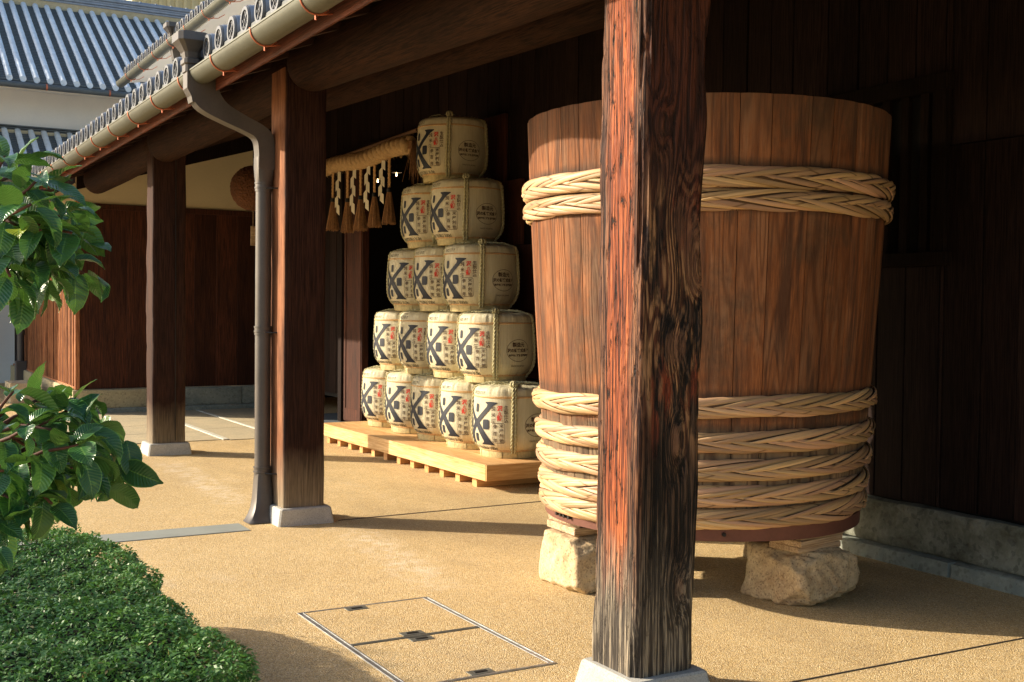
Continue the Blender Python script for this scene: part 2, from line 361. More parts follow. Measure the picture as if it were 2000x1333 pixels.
s = NT('hedge_leaf')
at = s.n('ShaderNodeAttribute', attribute_name='tone').outputs['Fac']
c = s.mix(at, (.065, .175, .035), (.23, .42, .11))
c = s.mix(s.mr(at, .955, .975), c, (.26, .17, .05))
nz = s.noise(s.tc.outputs['Object'], 3., 4); c = s.mix(s.mr(nz, .4, .7, 0, .6), c, (.09, .24, .07))
HEDGE = s.out(Base_Color=c, Roughness=.42, Specular_IOR_Level=.35)
tr = s.n('ShaderNodeBsdfTranslucent', {'Color': (.12, .28, .04, 1)})
ms = s.n('ShaderNodeMixShader', {0: .2}); s.t.links.new(s.b.outputs[0], ms.inputs[1]); s.t.links.new(tr.outputs[0], ms.inputs[2])
s.t.links.new(ms.outputs[0], s.t.nodes['Material Output'].inputs[0])

s = NT('weathered_pillar')      # the big foreground post: sunlight painted into the orange side face, darker charred front, knots, grey foot
v = s.tc.outputs['Object']; xyz = s.sep(v)
kn = [((.05, -.15, 1.86), .10, .16), ((.12, -.15, 1.72), .07, .11), ((.02, -.15, 1.36), .10, .13), ((.125, -.15, 1.62), .06, .09),
      ((.06, -.15, .42), .055, .10), ((-.06, -.15, 2.2), .05, .1), ((.03, -.15, 1.0), .05, .12)]
acc = None
for (kx, ky, kz), rx, rz in kn:
    d = s.vm('LENGTH', s.vm('MULTIPLY', s.vm('SUBTRACT', v, (kx, ky, kz)), (1/rx, 1/rx*.6, 1/rz)))
    e = s.math('POWER', 2.718, s.math('MULTIPLY', s.math('MULTIPLY', d, d), -1.))
    acc = e if acc is None else s.math('ADD', acc, e)
v1 = s.vm('MULTIPLY', v, (1, 1, .08))
a = s.noise(v1, 4.5, 2., .45)
g = s.mr(s.math('SINE', s.math('ADD', s.math('MULTIPLY', a, 150.), s.math('MULTIPLY', acc, 16.))), -1, 1)
v2 = s.vm('ADD', s.vm('MULTIPLY', v, (1, 1, .022)), s.n('ShaderNodeCombineXYZ', {0: s.math('MULTIPLY', acc, .05), 1: s.math('MULTIPLY', acc, .03), 2: 0.}).outputs[0])
fb = s.noise(v2, 115., 3, .72)
pit = s.noise(s.vm('MULTIPLY', v, (1, 1, .22)), 46., 4, .72)
big = s.noise(s.vm('MULTIPLY', v, (1, 1, .22)), 8., 6, .66)
rid = s.mr(fb, .50, .60)                       # raised hard grain
grv = s.mr(fb, .49, .42)                       # eaten grooves
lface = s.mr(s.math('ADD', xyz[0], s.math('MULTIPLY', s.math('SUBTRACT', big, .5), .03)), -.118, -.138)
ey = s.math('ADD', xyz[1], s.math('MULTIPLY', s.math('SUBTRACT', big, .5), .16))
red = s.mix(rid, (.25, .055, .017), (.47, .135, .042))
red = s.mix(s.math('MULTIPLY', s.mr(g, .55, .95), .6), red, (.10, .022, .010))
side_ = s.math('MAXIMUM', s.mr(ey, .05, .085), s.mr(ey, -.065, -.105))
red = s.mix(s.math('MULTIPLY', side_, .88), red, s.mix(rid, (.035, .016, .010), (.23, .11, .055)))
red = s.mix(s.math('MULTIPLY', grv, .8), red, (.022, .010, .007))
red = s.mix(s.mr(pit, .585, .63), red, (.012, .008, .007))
top = s.mr(s.math('ADD', xyz[2], s.math('MULTIPLY', big, .5)), 1.95, 2.5)
smo = s.mix(s.mr(g, .3, .9), (.110, .036, .020), (.045, .016, .010))
drk = s.mix(rid, (.008, .007, .007), (.105, .062, .040))
tan = s.math('MULTIPLY', s.mr(s.noise(s.vm('MULTIPLY', v, (1, 1, .20)), 13., 5, .65), .44, .51), s.math('MULTIPLY', s.mr(xyz[2], .85, 1.15), s.mr(xyz[2], 2.15, 1.9)))
drk = s.mix(s.math('MULTIPLY', tan, .85), drk, s.mix(s.mr(g, .25, .75), (.50, .27, .13), (.12, .045, .022)))
drk = s.mix(s.math('MULTIPLY', tan, s.mr(big, .55, .62)), drk, (.24, .050, .022))
drk = s.mix(s.mr(acc, .72, .9, 0, .6), drk, (.26, .13, .075))
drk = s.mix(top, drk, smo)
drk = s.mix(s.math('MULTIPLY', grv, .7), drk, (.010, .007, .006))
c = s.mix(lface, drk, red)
gz = s.mr(s.math('ADD', xyz[2], s.math('MULTIPLY', s.math('SUBTRACT', big, .5), .9)), .66, .30)
c = s.mix(gz, c, s.mix(rid, (.075, .062, .050), (.36, .30, .215)))
c = s.mix(s.math('MULTIPLY', gz, s.math('MULTIPLY', grv, .6)), c, (.03, .025, .02))
h = s.math('ADD', s.math('ADD', s.math('MULTIPLY', fb, 2.2), s.math('MULTIPLY', g, -.35)), s.math('MULTIPLY', s.mr(pit, .56, .66), -1.4))
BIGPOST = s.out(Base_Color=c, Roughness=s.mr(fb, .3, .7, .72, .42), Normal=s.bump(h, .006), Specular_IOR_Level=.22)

# ================================================================== SETTING
m = MB(); m.add([(-150, -80, 0), (150, -80, 0), (150, 250, 0), (-150, 250, 0)], [(0, 1, 2, 3)])
tag(m.build('ground', GROUND), kind='structure')
m = MB(); m.box(-3.2, 1.0, 3.3, 5.7, -.05, .03, .01); tag(m.build('planting_bed', SOIL), kind='structure')
pav = thing('stone_paving', None, None, (3.5, 14.5, 0)); tag(pav, kind='structure')
for i, (x0, x1) in enumerate([(2.0, 3.58), (3.66, 4.24), (4.30, 5.40)]):
    ys = [12.72, 13.62, 14.55, 15.5, 16.56] if i != 1 else [12.66, 13.9, 15.2, 16.56]
    for y0, y1 in zip(ys[:-1], ys[1:]):
        m = MB(); m.box(x0, x1, y0+.006, y1-.006, -.03, .008, .003); m.build('paving_slab', SLAB, pav)
for x0, x1 in ((3.585, 3.655), (4.245, 4.295)):
    m = MB(); m.box(x0, x1, 12.70, 16.5, -.02, .014, .004); m.build('pale_edging_strip', plain('pale_edging', (.60, .58, .48), .8), pav)
m = MB(); m.box(5.05, 5.95, 10.6, 15.2, -.02, .012, .003)
tag(m.build('doorway_threshold', stone('blue_grey_slab', (.13, .16, .18), (.09, .11, .13), bump=.003)), kind='structure')
def strip(x0, x1, y0, y1, w, name, mat, z=.004):
    d = Vector((x1-x0, y1-y0, 0)).normalized(); n = Vector((-d.y, d.x, 0))*w/2; m = MB()
    a, b = Vector((x0, y0, 0)), Vector((x1, y1, 0)); m.prism([(p.x, p.y) for p in (a-n, b-n, b+n, a+n)], 2, -.002, z); return m.build(name, mat)
tag(strip(2.96, 5.38, 7.585, 7.66, .010, 'ground_joint', JOINT), kind='structure')
tag(strip(2.95, 5.55, 3.45, 3.39, .006, 'ground_joint', JOINT), kind='structure')

dr = thing('drain_channel', 'narrow grey drain strip running from the downpipe foot to the hedge', 'drain', (1.7, 7.64, 0))
for k in range(3):
    m = MB(); m.box(-.66+k*.99, .325+k*.99, 7.50, 7.775, -.05, .005, .002); m.build('cover_plate', DRAIN, dr)

h = thing('floor_hatch', 'two-panel steel framed access hatch set into the tan ground beside the near post', 'hatch', (2.23, 4.72, 0))
X0, X1, Y0, Y1, YM = 1.895, 2.565, 4.11, 5.345, 4.735
for nm, b in (('frame_bar', (X0-.016, X0+.016, Y0, Y1)), ('frame_bar', (X1-.016, X1+.016, Y0, Y1)), ('frame_bar', (X0-.016, X1+.016, Y1, Y1+.014)), ('frame_bar', (X0-.016, X1+.016, Y0-.014, Y0))):
    m = MB(); horizontal = b[1]-b[0] > .1
    if horizontal: m.box(b[0], b[1], b[2], b[3], -.02, .005, .001)
    else:
        m.box(b[0], b[0]+.007, b[2], b[3], -.02, .006, .001); m.box(b[0]+.009, b[0]+.023, b[2], b[3], -.02, .003); m.box(b[1]-.007, b[1], b[2], b[3], -.02, .006, .001)
    m.build(nm, STEEL, h)
for y in (YM,):
    m = MB(); m.box(X0+.016, X1-.016, y-.013, y-.002, -.02, .006, .001); m.box(X0+.016, X1-.016, y+.002, y+.013, -.02, .006, .001); m.build('centre_bar', STEELD, h)
for y0, y1 in ((Y0+.002, YM-.015), (YM+.015, Y1-.002)):
    m = MB(); m.box(X0+.017, X1-.017, y0, y1, -.02, .003); m.build('hatch_panel', GROUND, h)
for (x, y) in ((2.17, Y1-.035), (2.23, YM+.05), (2.23, YM-.05), (2.24, Y0+.03)):
    m = MB(); m.box(x-.055, x+.055, y-.028, y+.028, 0, .0055, .001); pl = m.build('lift_plate', STEELD, h)
    m = MB(); m.box(x-.030, x+.030, y-.010, y+.010, .0056, .008, .001); m.build('keyhole', BLACKM, pl)

# ================================================================== PILLARS
def post_mesh(hx, hy, H, mat, seg=.06, nside=10, cr=.018, rough=.004, edge=.012, seed=0., taper=.0, groove=0.):
    # rounded-rectangle section, wandering edges
    ring = []
    for (sx, sy), (dx, dy) in zip(((-1, -1), (1, -1), (1, 1), (-1, 1)), ((1, 0), (0, 1), (-1, 0), (0, -1))):
        L = 2*(hx if dx else hy)-2*cr
        bx, by = sx*hx, sy*hy
        px, py = bx+dx*cr, by+dy*cr
        ring.append((bx+(sx*-cr if dx == 0 else 0)*.29*0+(-sx*cr*.29), by-sy*cr*.29, 1.))
        for k in range(nside+1):
            ring.append((px+dx*L*k/nside, py+dy*L*k/nside, 1. if k in (0, nside) else .25))
    nz = int(H/seg); vs = []; n = len(ring)
    for i in range(nz+1):
        z = H*i/nz
        for (x, y, e) in ring:
            q = Vector((x*6+seed, y*6, z*1.4)); d = mnoise.noise(q)*rough + mnoise.noise(q*3.1)*rough*.5
            if groove: d -= max(0, mnoise.noise(Vector((x*95+seed, y*95, z*1.1)))-.15)*groove
            if e == 1.: d += (mnoise.noise(Vector((x*5+seed*2, y*5, z*3.3)))-.15)*edge-max(0, mnoise.noise(Vector((x+seed, y, z*9)))-.35)*edge*1.6
            L = math.hypot(x, y); k = 1+d/L
            if z > H-.001: pass
            vs.append((x*k*(1+(taper*z/H if x > 0 else 0)), y*k*(1+(taper*.8*z/H if y < 0 else 0)), z))
    F = [(i*n+k, i*n+(k+1) % n, (i+1)*n+(k+1) % n, (i+1)*n+k) for i in range(nz) for k in range(n)]
    F += [tuple(range(n))[::-1], tuple(range(nz*n, nz*n+n))]
    m = MB(); m.add(vs, F); return m
def base_stone(hx, hy, H, inset=.022, mat=BASEST):
    m = MB(); c = .012
    def rr(a, b, z): return [(-a+c, -b, z), (a-c, -b, z), (a, -b+c, z), (a, b-c, z), (a-c, b, z), (-a+c, b, z), (-a, b-c, z), (-a, -b+c, z)]
    L = [rr(hx, hy, -.05), rr(hx, hy, 0), rr(hx-inset*.85, hy-inset*.85, H-.008), rr(hx-inset-.006, hy-inset-.006, H)]
    m.add([p for l in L for p in l], [(i*8+k, i*8+(k+1) % 8, (i+1)*8+(k+1) % 8, (i+1)*8+k) for i in range(3) for k in range(8)]+[tuple(range(24, 32))])
    return m
PH = 3.12
def pillar(cx, cy, hx, hy, label, mat, bh, extra=None, **k):
    t = thing('wooden_pillar', label, 'pillar', (cx, cy, 0), 'timber posts carrying the eave beams')
    pm = post_mesh(hx, hy, PH-bh, mat, **k)
    pm.v = [(x, y, z+bh) for x, y, z in pm.v]
    put('post', pm.mesh('post', mat, smooth=50), t)
    put('base_stone', base_stone(hx+.052, hy+.062, bh).mesh('base_stone', BASEST), t)
    return t
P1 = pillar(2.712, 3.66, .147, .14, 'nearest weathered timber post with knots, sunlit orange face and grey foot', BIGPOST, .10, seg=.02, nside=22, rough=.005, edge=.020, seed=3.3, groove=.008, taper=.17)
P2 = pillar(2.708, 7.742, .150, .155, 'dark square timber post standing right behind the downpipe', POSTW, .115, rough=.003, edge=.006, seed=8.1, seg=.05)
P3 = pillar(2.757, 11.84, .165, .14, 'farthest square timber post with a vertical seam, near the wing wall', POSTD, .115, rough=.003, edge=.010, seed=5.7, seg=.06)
m = MB(); m.box(.055, .062, -.158, -.149, .14, 3.0); put('seam_line', m.mesh('seam_line', BLACKM), P3)
# step of the old scarf repair on the near post
m = MB(); pts = [(-.147+.0, 1.735)]
m.tube([(-.075, -.146, 1.70), (-.045, -.147, 1.745), (-.01, -.147, 1.775), (.03, -.147, 1.782), (.06, -.147, 1.782)], .0025, 5)
put('scarf_joint', m.mesh('scarf_joint', BLACKM), P1)

# ================================================================== LOG BEAMS
def log(y0, y1, z0, z1, r0, r1, label, sag=.0, seed=0.):
    t = thing('log_beam', label, 'beam', (2.72, (y0+y1)/2, (z0+z1)/2), 'round log beams on top of the posts')
    n = 36; k = 24; vs = []
    for i in range(n+1):
        u = i/n; y = y0+(y1-y0)*u; z = z0+(z1-z0)*u-sag*math.sin(math.pi*u); r = r0+(r1-r0)*u
        e = min(1, (1-abs(2*u-1))*n/2/2.2+.55) if False else 1
        d = min(abs(y-y0), abs(y1-y)); e = math.sqrt(max(0, 1-(max(0, .07-d)/.07)**2))*.16+.84
        for j in range(k):
            a = 2*math.pi*j/k; rr = r*e*(1+.05*mnoise.noise(Vector((math.cos(a)*1.2+seed, y*.7, math.sin(a)*1.2))))
            vs.append((2.72+rr*.95*math.cos(a), y, z+rr*math.sin(a)))
    m = MB(); m.add(vs, [(i*k+j, i*k+(j+1) % k, (i+1)*k+(j+1) % k, (i+1)*k+j) for i in range(n) for j in range(k)]+[tuple(range(k)), tuple(range(n*k, n*k+k))])
    m.build('log', BEAMW, t, smooth=50); return t
log(-1.5, 3.62, 2.99, 2.99, .20, .20, 'log beam above the camera side of the nearest post', seed=2)
log(3.66, 7.60, 3.02, 3.14, .225, .185, 'thick dark log beam between the nearest post and the downpipe post', seed=4)
log(7.64, 11.80, 3.12, 3.11, .17, .20, 'middle log beam between the downpipe post and the farthest post', seed=6)
log(11.84, 15.45, 3.11, 3.08, .17, .185, 'log beam with free rounded end beyond the farthest post', seed=8)
t = thing('roof_purlin', 'dark inner roof beam running above the casks and the big tub', 'beam', (4.2, 9, 3.4))
m = MB(); m.tube([(4.2, y, 3.46+.035*(y-5)) for y in (-1, 2, 5, 8, 11, 16.4)], [.17]*6, 14, squash=1.1); m.build('log', BEAMW, t, smooth=50)

# ================================================================== PORCH ROOF
roofz = lambda x: 3.075+.36*(x-2.09)
pr = thing('porch_roof', 'tiled lean-to roof with round eave tiles over the timber posts', 'roof', (3.6, 9, 3.6))
Y0R, Y1R = -2.0, 23.4
for k in range(18):
    x0 = 2.09+k*.19
    m = MB(); m.prism([(x0, roofz(x0)), (x0+.187, roofz(x0+.187)), (x0+.187, roofz(x0+.187)+.02), (x0, roofz(x0)+.02)], 1, Y0R, Y1R); m.build('roof_board', SOFFW, pr)
m = MB(); m.prism([(2.14, roofz(2.14)-.145), (2.17, roofz(2.17)-.145), (2.17, roofz(2.17)-.003), (2.14, roofz(2.14)-.003)], 1, Y0R, Y1R); m.build('fascia_board', SOFFW, pr)
raf = MB(); raf.prism([(2.175, roofz(2.175)-.075), (5.5, roofz(5.5)-.075), (5.5, roofz(5.5)-.002), (2.175, roofz(2.175)-.002)], 1, -.03, .03)
rm = raf.mesh('rafter', RAFTW, off=(3.6, 0, 0))
y = -1.6
while y < 16.4:
    inst('rafter', rm, pr, (3.6, y, 0)); y += .455
# eave tiles
def eave_tile(Rr=.080, L=.34, parts=True):
    m = MB()   # axis along local x (uphill), disc facing -x
    n = 14
    m.rev([], 1) if False else None
    pts = [(0, Rr*1.08), (.012, Rr*1.08), (.03, Rr), (L, Rr*.96)]
    vs = []
    for x, r in pts:
        for j in range(n+1):
            a = math.pi*(-.12+1.24*j/n); vs.append((x, r*math.cos(a), r*math.sin(a)+x*.38))
    F = [(i*(n+1)+j, i*(n+1)+j+1, (i+1)*(n+1)+j+1, (i+1)*(n+1)+j) for i in range(len(pts)-1) for j in range(n)]
    m.add(vs, F); return m
def disc_face(Rr=.080):
    m = MB(); n = 20
    vs = [(-.004, 0, 0)]; 
    for r, x in ((Rr*.70, -.004), (Rr*.74, -.012), (Rr*1.0, -.014), (Rr*1.08, 0)):
        for j in range(n):
            a = 2*math.pi*j/n; vs.append((x, r*math.cos(a), r*math.sin(a)))
    F = [(0, 1+j, 1+(j+1) % n) for j in range(n)]
    F += [(1+i*n+j, 1+i*n+(j+1) % n, 1+(i+1)*n+(j+1) % n, 1+(i+1)*n+j) for i in range(3) for j in range(n)]
    m.add(vs, F); return m
def emblem(Rr=.080):
    m = MB(); 
    for sgn in (1, -1):
        for k in range(1):
            c = Rr*.52; w0 = .008
            m.prism([(-c, -c*sgn-w0*.6), (-c+.010, -c*sgn+w0), (0, w0*.2), (c, c*sgn+w0*.4), (c-.010, c*sgn-w0), (0, -w0*.4)], 0, -.012, -.003)
    for yy, zz in ((0, .55), (0, -.55), (.55, 0), (-.55, 0)):
        m.box(-.011, -.003, yy*Rr-.006, yy*Rr+.006, zz*Rr-.007, zz*Rr+.007)
    return m
def flat_tile():
    m = MB(); n = 8; vs = []
    for x in (0, .30):
        for zt in (0, .018):
            for j in range(n+1):
                yv = -.075+.15*j/n; vs.append((x, yv, .012*((yv/.075)**2)+zt+x*.38))
    q = n+1
    F = [(j, j+1, q+j+1, q+j) for j in range(n)]+[(2*q+j, 2*q+j+1, 3*q+j+1, 3*q+j) for j in range(n)]
    F += [(q+j, q+j+1, 3*q+j+1, 3*q+j) for j in range(n)]+[(j, j+1, 2*q+j+1, 2*q+j) for j in range(n)]
    m.add(vs, F); m.box(-.008, .002, -.072, .072, -.028, .024, .003); return m
et = eave_tile().mesh('eave_tile', TILE, smooth=40); df = disc_face().mesh('disc_face', TILEF, smooth=35); em = emblem().mesh('emblem', TILER); rm_ = MB(); rm_.rev([(.060, 0), (.060, .010), (.081, .010), (.087, -.004)], 20); rm_.v = [(-z-.006, x, y) for x, y, z in rm_.v]; drm = rm_.mesh('disc_rim', TILER, smooth=35); ft = flat_tile().mesh('flat_eave_tile', TILED, smooth=40)
def eave_row(parent, X, Z, y0, y1, step=.25, offs=0.):
    y = y0
    while y < y1:
        e = inst('eave_tile', et, parent, (X, y, Z+.128)); d = put('disc_face', df, e); put('emblem', em, e); put('disc_rim', drm, e)
        inst('flat_eave_tile', ft, parent, (X+.01, y+step/2, Z+.07)); y += step
eave_row(pr, 2.055, 3.075, 3.72, 16.5, .281)
# upper rows of tiles, joined (seen only edge-on)
m = MB(); y = 3.72-.281*20
while y < Y1R:
    if y < 3.6 or y > 16.6:
        for xa, xb in ((2.055, 5.5),):
            n = 6; vs = []
            for x in (xa, xb):
                for j in range(n+1):
                    a = math.pi*j/n; vs.append((x, y+.062*math.cos(a), roofz(x)+.10+.062*math.sin(a)))
            m.add(vs, [(j, j+1, n+2+j, n+1+j) for j in range(n)])
    else:
        vs = []; n = 6
        for x in (2.385, 5.5):
            for j in range(n+1):
                a = math.pi*j/n; vs.append((x, y+.072*math.cos(a), roofz(x)+.135+.072*math.sin(a)))
        m.add(vs, [(j, j+1, n+2+j, n+1+j) for j in range(n)])
    y += .281
m.prism([(2.10, roofz(2.10)+.022), (5.5, roofz(5.5)+.022), (5.5, roofz(5.5)+.095), (2.10, roofz(2.10)+.09)], 1, Y0R, Y1R)
tag(m.build('tile_rows', TILE, pr, smooth=40), kind='stuff')

# gutter ----------------------------------------------------------------
def trough(X, Z, r, y0, y1, ry=0):
    m = MB(); n = 14; vs = []; ys = [y0+(y1-y0)*i/8 for i in range(9)]
    for yy in ys:
        for rr in (r, r-.004):
            for j in range(n+1):
                a = math.pi+math.pi*j/n; vs.append((X+rr*math.cos(a), yy, Z+rr*math.sin(a)))
    q = n+1
    for i in range(8):
        for l in (0, 1):
            b = i*2*q+l*q
            m_f = [(b+j, b+j+1, b+2*q+j+1, b+2*q+j) for j in range(n)]
            m.f += m_f
    m.v = vs
    m.add([(X-r-.004, y0, Z-.004), (X-r-.004, y1, Z-.004), (X-r+.004, y1, Z-.004), (X-r+.004, y0, Z-.004), (X-r-.004, y0, Z+.006), (X-r-.004, y1, Z+.006), (X-r+.004, y1, Z+.006), (X-r+.004, y0, Z+.006)], [(0, 1, 2, 3), (4, 5, 6, 7), (0, 1, 5, 4), (2, 3, 7, 6), (0, 3, 7, 4), (1, 2, 6, 5)])
    return m
def hanger(r=.087, back=.20):
    m = MB(); m.tube([(r*math.cos(a), 0, r*math.sin(a)) for a in [math.pi*(1-.02)+math.pi*.80*j/14 for j in range(15)]], .0055, 6, up=(0, 1, 0))
    a = math.pi*1.78; m.tube([(r*math.cos(math.pi*1.5), 0, -r), (.0, 0, -r-.028)], .006, 6, up=(0, 1, 0)); m.tube([(0, 0, -r-.002), (.12, 0, -r+.02), (back, 0, -r+.075)], .0045, 6, up=(0, 1, 0)); return m
hg = hanger().mesh('hanger', COPPER, smooth=60)
g = thing('rain_gutter', 'half-round zinc gutter with copper hangers along the porch eave', 'gutter', (2.05, 9, 3.06))
for y0, y1 in ((-2, 7.80), (7.89, 23.3)):
    trough(2.05, 3.066, .083, y0, y1).build('trough', GUTM, g, smooth=50)
for k in range(17):
    y = 5.61+.831*(k-2)
    if abs(y-7.85) < .12: y += .2
    inst('hanger', hg, g, (2.05, y, 3.066))

# downpipe ----------------------------------------------------------------
def hopper(m, X, Y, Z, s=1.):
    # wide octagonal top, flared neck, small box
    def ring(hx, hy, c, z): return [(X+a*s, Y+b*s, Z+z*s) for a, b in ((-hx+c, -hy), (hx-c, -hy), (hx, -hy+c), (hx, hy-c), (hx-c, hy), (-hx+c, hy), (-hx, hy-c), (-hx, -hy+c))]
    L = [ring(.105, .12, .03, .205), ring(.110, .125, .03, .20), ring(.110, .125, .03, .145), ring(.085, .10, .028, .115), ring(.055, .07, .02, .07), ring(.048, .062, .018, .03), ring(.058, .072, .018, .02), ring(.058, .072, .018, -.01), ring(.048, .062, .015, -.02), ring(.048, .062, .015, -.07)]
    m.add([p for l in L for p in l], [tuple(range(8))]+[(i*8+k, i*8+(k+1) % 8, (i+1)*8+(k+1) % 8, (i+1)*8+k) for i in range(len(L)-1) for k in range(8)]+[tuple(range(len(L)*8-8, len(L)*8))])
def smooth_pts(P, it=2):
    for _ in range(it):
        Q = [P[0]]
        for a, b in zip(P[:-1], P[1:]):
            Q += [(a[0]*.75+b[0]*.25, a[1]*.75+b[1]*.25), (a[0]*.25+b[0]*.75, a[1]*.25+b[1]*.75)]
        P = Q+[P[-1]]
    return P
dp = thing('downpipe', 'bronze-grey downpipe with square hopper and swan neck beside the middle post', 'downpipe', (2.49, 7.85, 0))
m = MB(); hopper(m, 1.985, 7.85, 3.125, .93); m.build('hopper', PIPEM, dp)
LP = smooth_pts([(1.973, 3.105), (1.982, 2.948), (1.994, 2.864), (2.052, 2.806), (2.209, 2.743), (2.356, 2.691), (2.430, 2.654), (2.442, 2.570), (2.442, 2.444)], 2)
RP = smooth_pts([(2.141, 3.074), (2.146, 3.011), (2.173, 2.927), (2.220, 2.864), (2.356, 2.796), (2.482, 2.743), (2.545, 2.685), (2.553, 2.612), (2.553, 2.444)], 2)
m = MB(); n = len(LP); ya, yb = 7.79, 7.902
vs = [(x, ya, z) for x, z in LP]+[(x, ya, z) for x, z in RP]+[(x, yb, z) for x, z in LP]+[(x, yb, z) for x, z in RP]
F = []
for i in range(n-1):
    F += [(i, i+1, n+i+1, n+i), (2*n+i, 2*n+i+1, 3*n+i+1, 3*n+i), (i, i+1, 2*n+i+1, 2*n+i), (n+i, n+i+1, 3*n+i+1, 3*n+i)]
F += [(0, n, 3*n, 2*n), (n-1, 2*n-1, 4*n-1, 3*n-1)]
m.add(vs, F); m.build('swan_neck', PIPEM, dp, smooth=30)
m = MB(); m.prism([(1.950, 3.13), (1.950, 2.95), (1.978, 2.90), (1.985, 2.86), (2.165, 2.86), (2.165, 3.10)], 1, 7.793, 7.905); m.build('outlet_box', PIPEM, dp)
def loft(m, secs):
    n = len(secs[0]); m.add([p for q in secs for p in q], [(i*n+k, i*n+(k+1) % n, (i+1)*n+(k+1) % n, (i+1)*n+k) for i in range(len(secs)-1) for k in range(n)]+[tuple(range(n)), tuple(range((len(secs)-1)*n, len(secs)*n))])
def sec(cx, cy, z, r, sq, n=24):
    # superellipse between circle (sq 0) and square (sq 1)
    out = []
    for k in range(n):
        a = 2*math.pi*k/n; c_, s_ = math.cos(a), math.sin(a)
        q = r/max(abs(c_), abs(s_)); rr = r*(1-sq)+min(q, r*1.30)*sq; out.append((cx+rr*c_, cy+rr*s_, z))
    return out
PX, PY = 2.494, 7.85
m = MB(); loft(m, [sec(PX, PY, z, r, q) for z, r, q in ((2.53, .059, 1), (2.465, .0595, 1), (2.40, .058, .8), (2.34, .056, .15), (2.33, .056, 0))]); m.build('pipe_adapter', PIPEM, dp, smooth=30)
m = MB(); loft(m, [sec(PX, PY, z, .0545, 0) for z in (2.34, .34)]); m.build('pipe', PIPEM, dp, smooth=30)
for z in (2.325, 1.327, .345):
    m = MB(); m.rev([(.0545, z-.03), (.059, z-.03), (.059, z-.012), (.0625, z-.010), (.0625, z), (.059, z+.002), (.059, z+.02), (.0625, z+.022), (.0625, z+.032), (.0545, z+.032)], 24, PX, PY); cl = m.build('collar', PIPEM, dp, smooth=30)
    m = MB(); m.tube([(PX, PY-.062, z-.012), (PX+.035, PY-.10, z-.012), (2.575, 7.72, z-.012)], .005, 6); m.build('bracket', BLACKM, cl)
m = MB(); loft(m, [sec(PX, PY, z, r, q) for z, r, q in ((.345, .0565, 0), (.26, .060, .5), (.15, .064, .9))]+[sec(PX-.014, PY-.02, .09, .066, .95), sec(PX-.028, PY-.035, .05, .072, .95), sec(PX-.045, PY-.06, .015, .082, .95), sec(PX-.055, PY-.07, .006, .086, .95)]); m.build('foot_shoe', PIPEM, dp, smooth=30)

# ================================================================== MAIN WALL
WX = 5.56
mw = thing('boarded_wall', 'long dark boarded wall of the old brewery building behind the casks and tub', 'wall', (WX, 8, 0))
def plank_mesh(wd, h, th=.024):
    m = MB(); m.box(-th, 0, -wd/2, wd/2, 0, h, .003); return m.mesh('plank', BROWN)
pmesh = {}
def planks(parent, x, ya, yb, z0, z1, wd=.24):
    y = ya
    while y < yb-.02:
        ww = min(wd*random.choice((.9, 1, 1.08)), yb-y); key = (round(ww, 3), round(z1-z0, 3))
        if key not in pmesh: pmesh[key] = plank_mesh(ww-.007, z1-z0)
        inst('plank', pmesh[key], parent, (x+random.uniform(-.006, .004), y+ww/2, z0)); y += ww
planks(mw, WX, -2, 3.62, .36, 2.47); planks(mw, WX+.012, -2, 3.62, 2.475, 4.35)
planks(mw, WX, 3.62, 4.62, .36, 2.47); planks(mw, WX+.012, 3.62, 4.62, 2.475, 4.35)
planks(mw, WX, 4.62, 5.62, .36, 1.78); planks(mw, WX, 4.62, 5.62, 2.88, 4.35)
planks(mw, WX, 5.62, 11.55, .36, 4.35)
planks(mw, WX, 11.55, 14.1, 3.5, 4.35)
planks(mw, WX, 14.1, 16.55, .36, 4.35)
m = MB(); m.box(WX+.015, WX+.06, -2, 4.62, .3, 4.36); m.box(WX+.015, WX+.06, 5.62, 11.6, .3, 4.36); m.box(WX+.015, WX+.06, 14.05, 16.6, .3, 4.36); m.box(WX+.015, WX+.06, 4.62, 5.62, .3, 1.78); m.box(WX+.015, WX+.06, 4.62, 5.62, 2.88, 4.36); m.box(WX+.015, WX+.06, 11.6, 14.05, 3.5, 4.36)
m.build('wall_backing', DARKIN, mw)
def rough_block(x0, x1, y0, y1, z0, z1, seed, amp=.010, c=.008, seg=7):
    bm = bmesh.new(); bmesh.ops.create_cube(bm, size=1)
    bmesh.ops.subdivide_edges(bm, edges=bm.edges[:], cuts=seg, use_grid_fill=True)
    m = MB(); vs = []
    sx, sy, sz = x1-x0, y1-y0, z1-z0
    for vtx in bm.verts:
        p = vtx.co; q = Vector((x0+(p.x+.5)*sx, y0+(p.y+.5)*sy, z0+(p.z+.5)*sz))
        e = sum(abs(abs(a)-.5) < 1e-4 for a in p)
        d = mnoise.noise(q*7+Vector((seed, 0, 0)))*amp+mnoise.noise(q*19)*amp*.5-(e > 1)*c
        n = Vector((p.x if abs(abs(p.x)-.5) < 1e-4 else 0, p.y if abs(abs(p.y)-.5) < 1e-4 else 0, p.z if abs(abs(p.z)-.5) < 1e-4 else 0)).normalized()
        vs.append(q+n*d)
    m.add(vs, [[v_.index for v_ in fc.verts] for fc in bm.faces]) if bm.verts.ensure_lookup_table() is None and bm.verts.index_update() is None else None
    bm.free(); return m
y = -1.9
for L, mt in ((1.6, FOUND), (2.0, FOUND), (1.75, FOUND), (1.85, FOUNDM), (1.5, FOUND), (1.8, FOUND), (2.1, FOUND), (1.35, FOUND)):
    if y < 3.4 < y+L: pass
    y1 = y+L
    rough_block(5.45, 5.56, y+.004, y1-.004, .092, .352, y, seg=9).build('foundation_stone', mt, mw, smooth=40)
    y = y1
